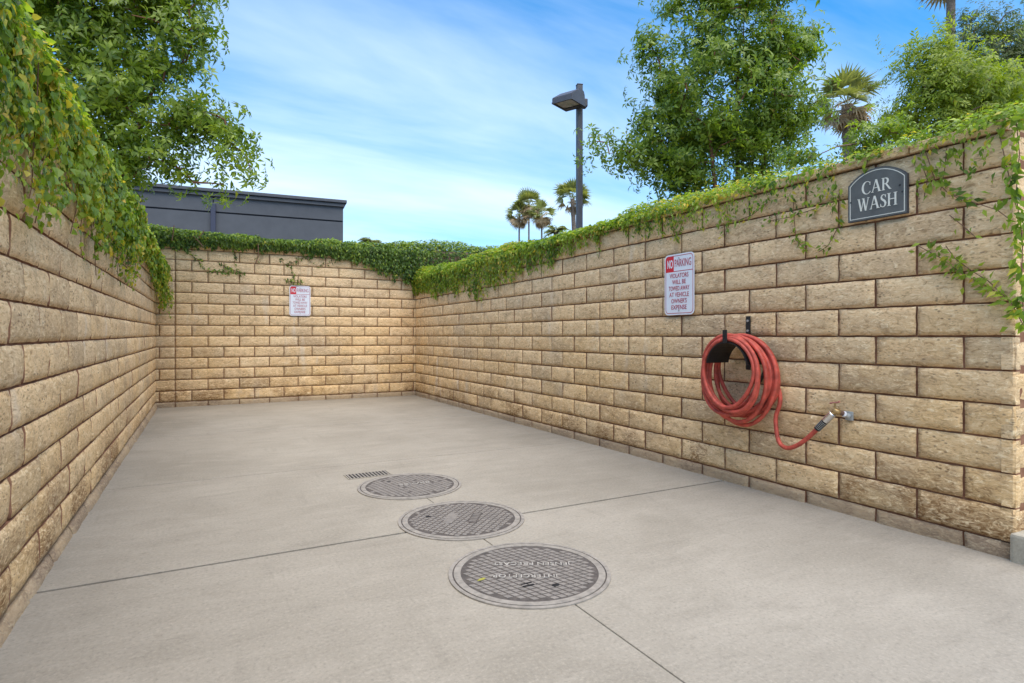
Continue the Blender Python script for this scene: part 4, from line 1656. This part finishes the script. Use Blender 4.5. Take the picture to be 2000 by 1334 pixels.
# start: walk in the loop from its right side downwards
k0 = 10
loop = first[k0:]
start = loop[0]
lead = []
tail_r = tail[::-1]
# join tail top to the first loop point with an eased segment
a_, b_ = Vector(tail_r[-1]), Vector(start)
for i in range(1, 6):
    f_ = i / 6
    p = a_.lerp(b_, f_)
    p.x += .035 * math.sin(math.pi * f_)
    lead.append(tuple(p))


def resample(pl, step):
    P = np.array(pl)
    s = np.concatenate([[0], np.cumsum(np.linalg.norm(np.diff(P, axis=0), axis=1))])
    q = np.arange(0, s[-1], step)
    out = np.stack([np.interp(q, s, P[:, k]) for k in range(3)], 1)
    ker = np.ones(5) / 5
    sm = out.copy()
    for k in range(3):
        pad = np.pad(out[:, k], 2, mode='edge')
        sm[:, k] = np.convolve(pad, ker, 'valid')
    sm[0], sm[-1] = out[0], out[-1]
    return sm


path = resample(tail_r + lead + loop, .016)
bm = bmesh.new()
add_tube(bm, [tuple(p) for p in path], HR, 12)
obj('tube', bm_mesh(bm, 'tube', M['hose'], True), hose)
e0 = Vector(path[0])
dr = (Vector(path[0]) - Vector(path[3])).normalized()
bm = bmesh.new()
add_tube(bm, [e0 - dr * .012, e0 - dr * .01, e0 + dr * .058, e0 + dr * .060], [.0135, .0185, .0185, .015], 14)
gd = obj('bend_guard', bm_mesh(bm, 'bend_guard', M['black'], False), hose)
for i in range(6):
    bm = bmesh.new()
    q = e0 + dr * (.002 + i * .0095)
    add_tube(bm, [q, q + dr * .0022], .0194, 14)
    obj('rib', bm_mesh(bm, 'rib', M['galv']), gd)
bm = bmesh.new()
add_tube(bm, [e0 + dr * .059, e0 + dr * .062, e0 + dr * .125, e0 + dr * .128], [.0155, .0205, .0205, .017], 16)
obj('coupling', bm_mesh(bm, 'coupling', M['chrome'], False), hose)
ce = e0 + dr * .128       # coupling end, local frame of the hose

ty, tz = on_right(1660, 812, XR)
tap = empty('wall_tap', (XR, ty, tz), (0, 0, R(-90)))
tag(tap, 'small brass wall tap that the hose is screwed to', 'tap')
off = Vector((ty - HOY, 0, HOZ - tz))
cl = ce + off              # coupling end in the tap's frame
hub = cl + Vector((dr.x, dr.y, dr.z)) * .012 + Vector((.006, .0, .006))
bm = bmesh.new()
add_box(bm, -.024, .022, -.006, .0, -.026, .024, .003)
obj('wall_box', bm_mesh(bm, 'wall_box', M['galv']), tap)
bm = bmesh.new()
w0 = Vector((-.002, -.004, -.002))
w1 = Vector((hub.x, hub.y, hub.z))
mid1 = w0.lerp(w1, .38)
add_tube(bm, [w0, mid1], .0135, 12)
obj('pipe', bm_mesh(bm, 'pipe', M['galv']), tap)
bm = bmesh.new()
add_tube(bm, [w0.lerp(w1, .30), w0.lerp(w1, .44)], .0165, 6)
obj('collar', bm_mesh(bm, 'collar', M['signwhite']), tap)
bm = bmesh.new()
add_tube(bm, [w0.lerp(w1, .44), w0.lerp(w1, .72)], .0125, 12)
obj('nipple', bm_mesh(bm, 'nipple', M['rust']), tap)
bm = bmesh.new()
add_tube(bm, [w0.lerp(w1, .66), w0.lerp(w1, .80), w1, cl - dr * .004], [.012, .0175, .018, .014], 12)
body = obj('valve_body', bm_mesh(bm, 'valve_body', M['brass'], True), tap)
sp = w1 + Vector((-.002, 0, .014))
bm = bmesh.new()
add_tube(bm, [sp, sp + Vector((-.003, 0, .030))], .0055, 8)
obj('spindle', bm_mesh(bm, 'spindle', M['brass']), tap)
hp = sp + Vector((-.003, 0, .030))
bm = bmesh.new()
add_tube(bm, [hp + Vector((-.030, .004, -.006)), hp + Vector((-.012, .002, 0)), hp + Vector((.012, -.002, .002)), hp + Vector((.030, -.004, .010))], [.0055, .004, .004, .0055], 8)
obj('handle', bm_mesh(bm, 'handle', M['pink']), tap)

# ------------------------------------------------------------------ manhole covers
RM = .338


def manhole(label, x, y, rot, rows_text, cell, skew, pad_mat, worn=False, extra=None, text_rot=math.pi):
    root = empty('manhole_cover', (x, y, 0), (0, 0, 0))
    tag(root, label, 'manhole cover', 'manhole covers in the wash bay')
    bm = bmesh.new()
    add_ring_prism(bm, circ(RM, 96), circ(RM - .016, 96), .0005, .006, 'z')
    obj('frame_ring', bm_mesh(bm, 'frame_ring', M['ironring']), root)
    bm = bmesh.new()
    add_prism(bm, circ(RM - .0155, 96), .0005, .0028, 'z')
    obj('gap_ring', bm_mesh(bm, 'gap_ring', M['irondark']), root)
    bm = bmesh.new()
    add_ring_prism(bm, circ(RM - .022, 96), circ(RM - .050, 96), .0022, .0065, 'z')
    cov = obj('cover_rim', bm_mesh(bm, 'cover_rim', M['ironring']), root)
    bm = bmesh.new()
    add_prism(bm, circ(RM - .0502, 96), .0022, .0040, 'z')
    obj('cover_plate', bm_mesh(bm, 'cover_plate', M['irondark']), root)
    # raised tread
    ri = RM - .056
    bm = bmesh.new()
    cw, chh = cell
    ca_, sa_ = math.cos(rot), math.sin(rot)
    boxes = [(bx * 1.0, by, bw, bh) for (_, bx, by, bw, bh) in rows_text]
    g_ = 0.0050
    for i in range(-26, 27):
        for j in range(-26, 27):
            u, v = i * cw + (j % 2) * cw / 2 * skew, j * chh
            cx, cy = u * ca_ - v * sa_, u * sa_ + v * ca_
            if math.hypot(cx, cy) > ri - .012: continue
            cb, sb = math.cos(text_rot), math.sin(text_rot)
            lx, ly = cx * cb + cy * sb, -cx * sb + cy * cb
            if any(abs(lx - bx) < bw / 2 + .004 and abs(ly - by) < bh / 2 + .002 for bx, by, bw, bh in boxes): continue
            if worn and random.random() < .03: continue
            if skew: q = [(cw / 2 - g_, 0), (0, chh - g_), (-cw / 2 + g_, 0), (0, -chh + g_)]
            else: q = [(cw / 2 - g_ / 2, -chh / 2 + g_ / 2), (cw / 2 - g_ / 2, chh / 2 - g_ / 2), (-cw / 2 + g_ / 2, chh / 2 - g_ / 2), (-cw / 2 + g_ / 2, -chh / 2 + g_ / 2)]
            add_prism(bm, [(cx + a * ca_ - b * sa_, cy + a * sa_ + b * ca_) for a, b in q], .0035, .0062, 'z')
    tag(obj('tread', bm_mesh(bm, 'tread', pad_mat), root), kind='stuff')
    for body, bx, by, bw, bh in rows_text:
        me = text_mesh('lettering', body, M['letteriron'], bh, 1.0, .0014, 'CENTER', .0005)
        xs_ = [v.co.x for v in me.vertices]
        me.transform(Matrix.Diagonal((bw / (max(xs_) - min(xs_)), 1, 1, 1)))
        cb, sb = math.cos(text_rot), math.sin(text_rot)
        obj('lettering', me, root, (bx * cb - (by - bh / 2) * sb, bx * sb + (by - bh / 2) * cb, .0056), (0, 0, text_rot))
    for kind, hx, hy, hr in (extra or []):
        bm = bmesh.new()
        if kind == 'hole':
            add_prism(bm, [(hx + a, hy + b * .75) for a, b in circ(hr, 14)], .003, .0072, 'z')
            obj('pick_hole', bm_mesh(bm, 'pick_hole', M['void']), root)
        elif kind == 'slot':
            for s in (-1, 1):
                add_box(bm, hx - .024, hx + .024, hy + s * .010 - .005, hy + s * .010 + .005, .003, .0072)
            obj('pick_slot', bm_mesh(bm, 'pick_slot', M['void']), root)
        else:
            add_prism(bm, [(hx + a * 1.6, hy + b * .9) for a, b in circ(hr, 14)], .0035, .0080, 'z')
            obj('lifting_bolt', bm_mesh(bm, 'lifting_bolt', M['rust']), root)
    return root


# local axes of the lettering are turned with the viewer: rows run along the picture's horizontal
TR = -ANG
manhole('big round iron cover with diamond tread and two straight lines of lettering', 1.217, 2.127, TR + R(-9),
        [('JENSEN PRECAST', -.01, -.075, .34, .030), ('INTERCEPTOR', .02, .055, .27, .030)], (.050, .0180), 1, M['iron'],
        extra=[('slot', -.075, -.115, .02), ('hole', .022, -.172, .016)], text_rot=TR + math.pi)
manhole('middle round iron cover with square checker tread and two plain pads', 1.245, 2.912, TR + R(22),
        [('WATER', -.075, .0, .15, .026), ('SAMPLE', .065, .0, .19, .026)][:0], (.040, .0225), 1, M['iron'],
        extra=[('hole', -.15, .11, .016)])
manhole('worn far round iron cover with faded tread beside the slot drain', 1.222, 3.722, TR + R(40),
        [('SEWER', .04, .03, .22, .032)], (.030, .030), 0, M['irondark'] if False else M['iron'], worn=True,
        extra=[('hole', -.10, .15, .014)], text_rot=TR + R(24))

# two plain raised pads on the middle cover
mid_cover = [o for o in bpy.data.objects if o.name.startswith('manhole_cover') and abs(o.location.y - 2.912) < .01][0]
for cx, cy in ((-.06, .0), (.07, .01)):
    bm = bmesh.new()
    add_box(bm, -.026, .026, -.085, .085, .0045, .0074, .001)
    pad = obj('name_pad', bm_mesh(bm, 'name_pad', M['iron'] if cx < 0 else M['irondark']), mid_cover, (cx * CA + cy * SA, -cx * SA + cy * CA, 0), (0, 0, TR + R(-8)))
    for k in range(6):
        bm = bmesh.new()
        add_box(bm, -.018, .018, -.066 + k * .026, -.056 + k * .026, .0068, .0084)
        obj('raised_mark', bm_mesh(bm, 'raised_mark', M['iron']), pad)

# fallen leaf on the big cover
bm = bmesh.new()
vs = [bm.verts.new(p) for p in ((-.02, 0, 0), (-.006, .006, .004), (.012, .004, .006), (.022, .001, .003), (.010, -.005, .001), (-.006, -.005, .001))]
bm.faces.new(vs)
r_ = ray(940, 1137)
t_ = -CH / r_.z
fl = obj('fallen_leaf', bm_mesh(bm, 'fallen_leaf', M['yellowleaf']), None, (r_.x * t_, r_.y * t_, .009), (0, 0, R(5)))
tag(fl, 'small yellow fallen leaf lying on the big iron cover', 'leaf')

# slot drain
dg = empty('drain_grate', (1.052, 4.153, 0), (0, 0, R(1)))
tag(dg, 'small rectangular slotted drain grate beside the far round cover', 'drain')
obj('pit_shade', box_mesh('pit_shade', M['void'], -.146, .146, -.070, .070, .0003, .0012), dg)  # black sheet on the slab, the shade of the pit painted in
bm = bmesh.new()
add_ring_prism(bm, [(-.155, -.078), (.155, -.078), (.155, .078), (-.155, .078)], [(-.145, -.069), (.145, -.069), (.145, .069), (-.145, .069)], .0004, .0045, 'z')
obj('frame', bm_mesh(bm, 'frame', M['concrete']), dg)
bar = box_mesh('bar', M['ironring'], -.0055, .0055, -.070, .070, .0008, .0050, .001)
for i in range(12):
    obj('bar', bar, dg, (-.133 + i * .0242, 0, 0), (0, 0, 0))
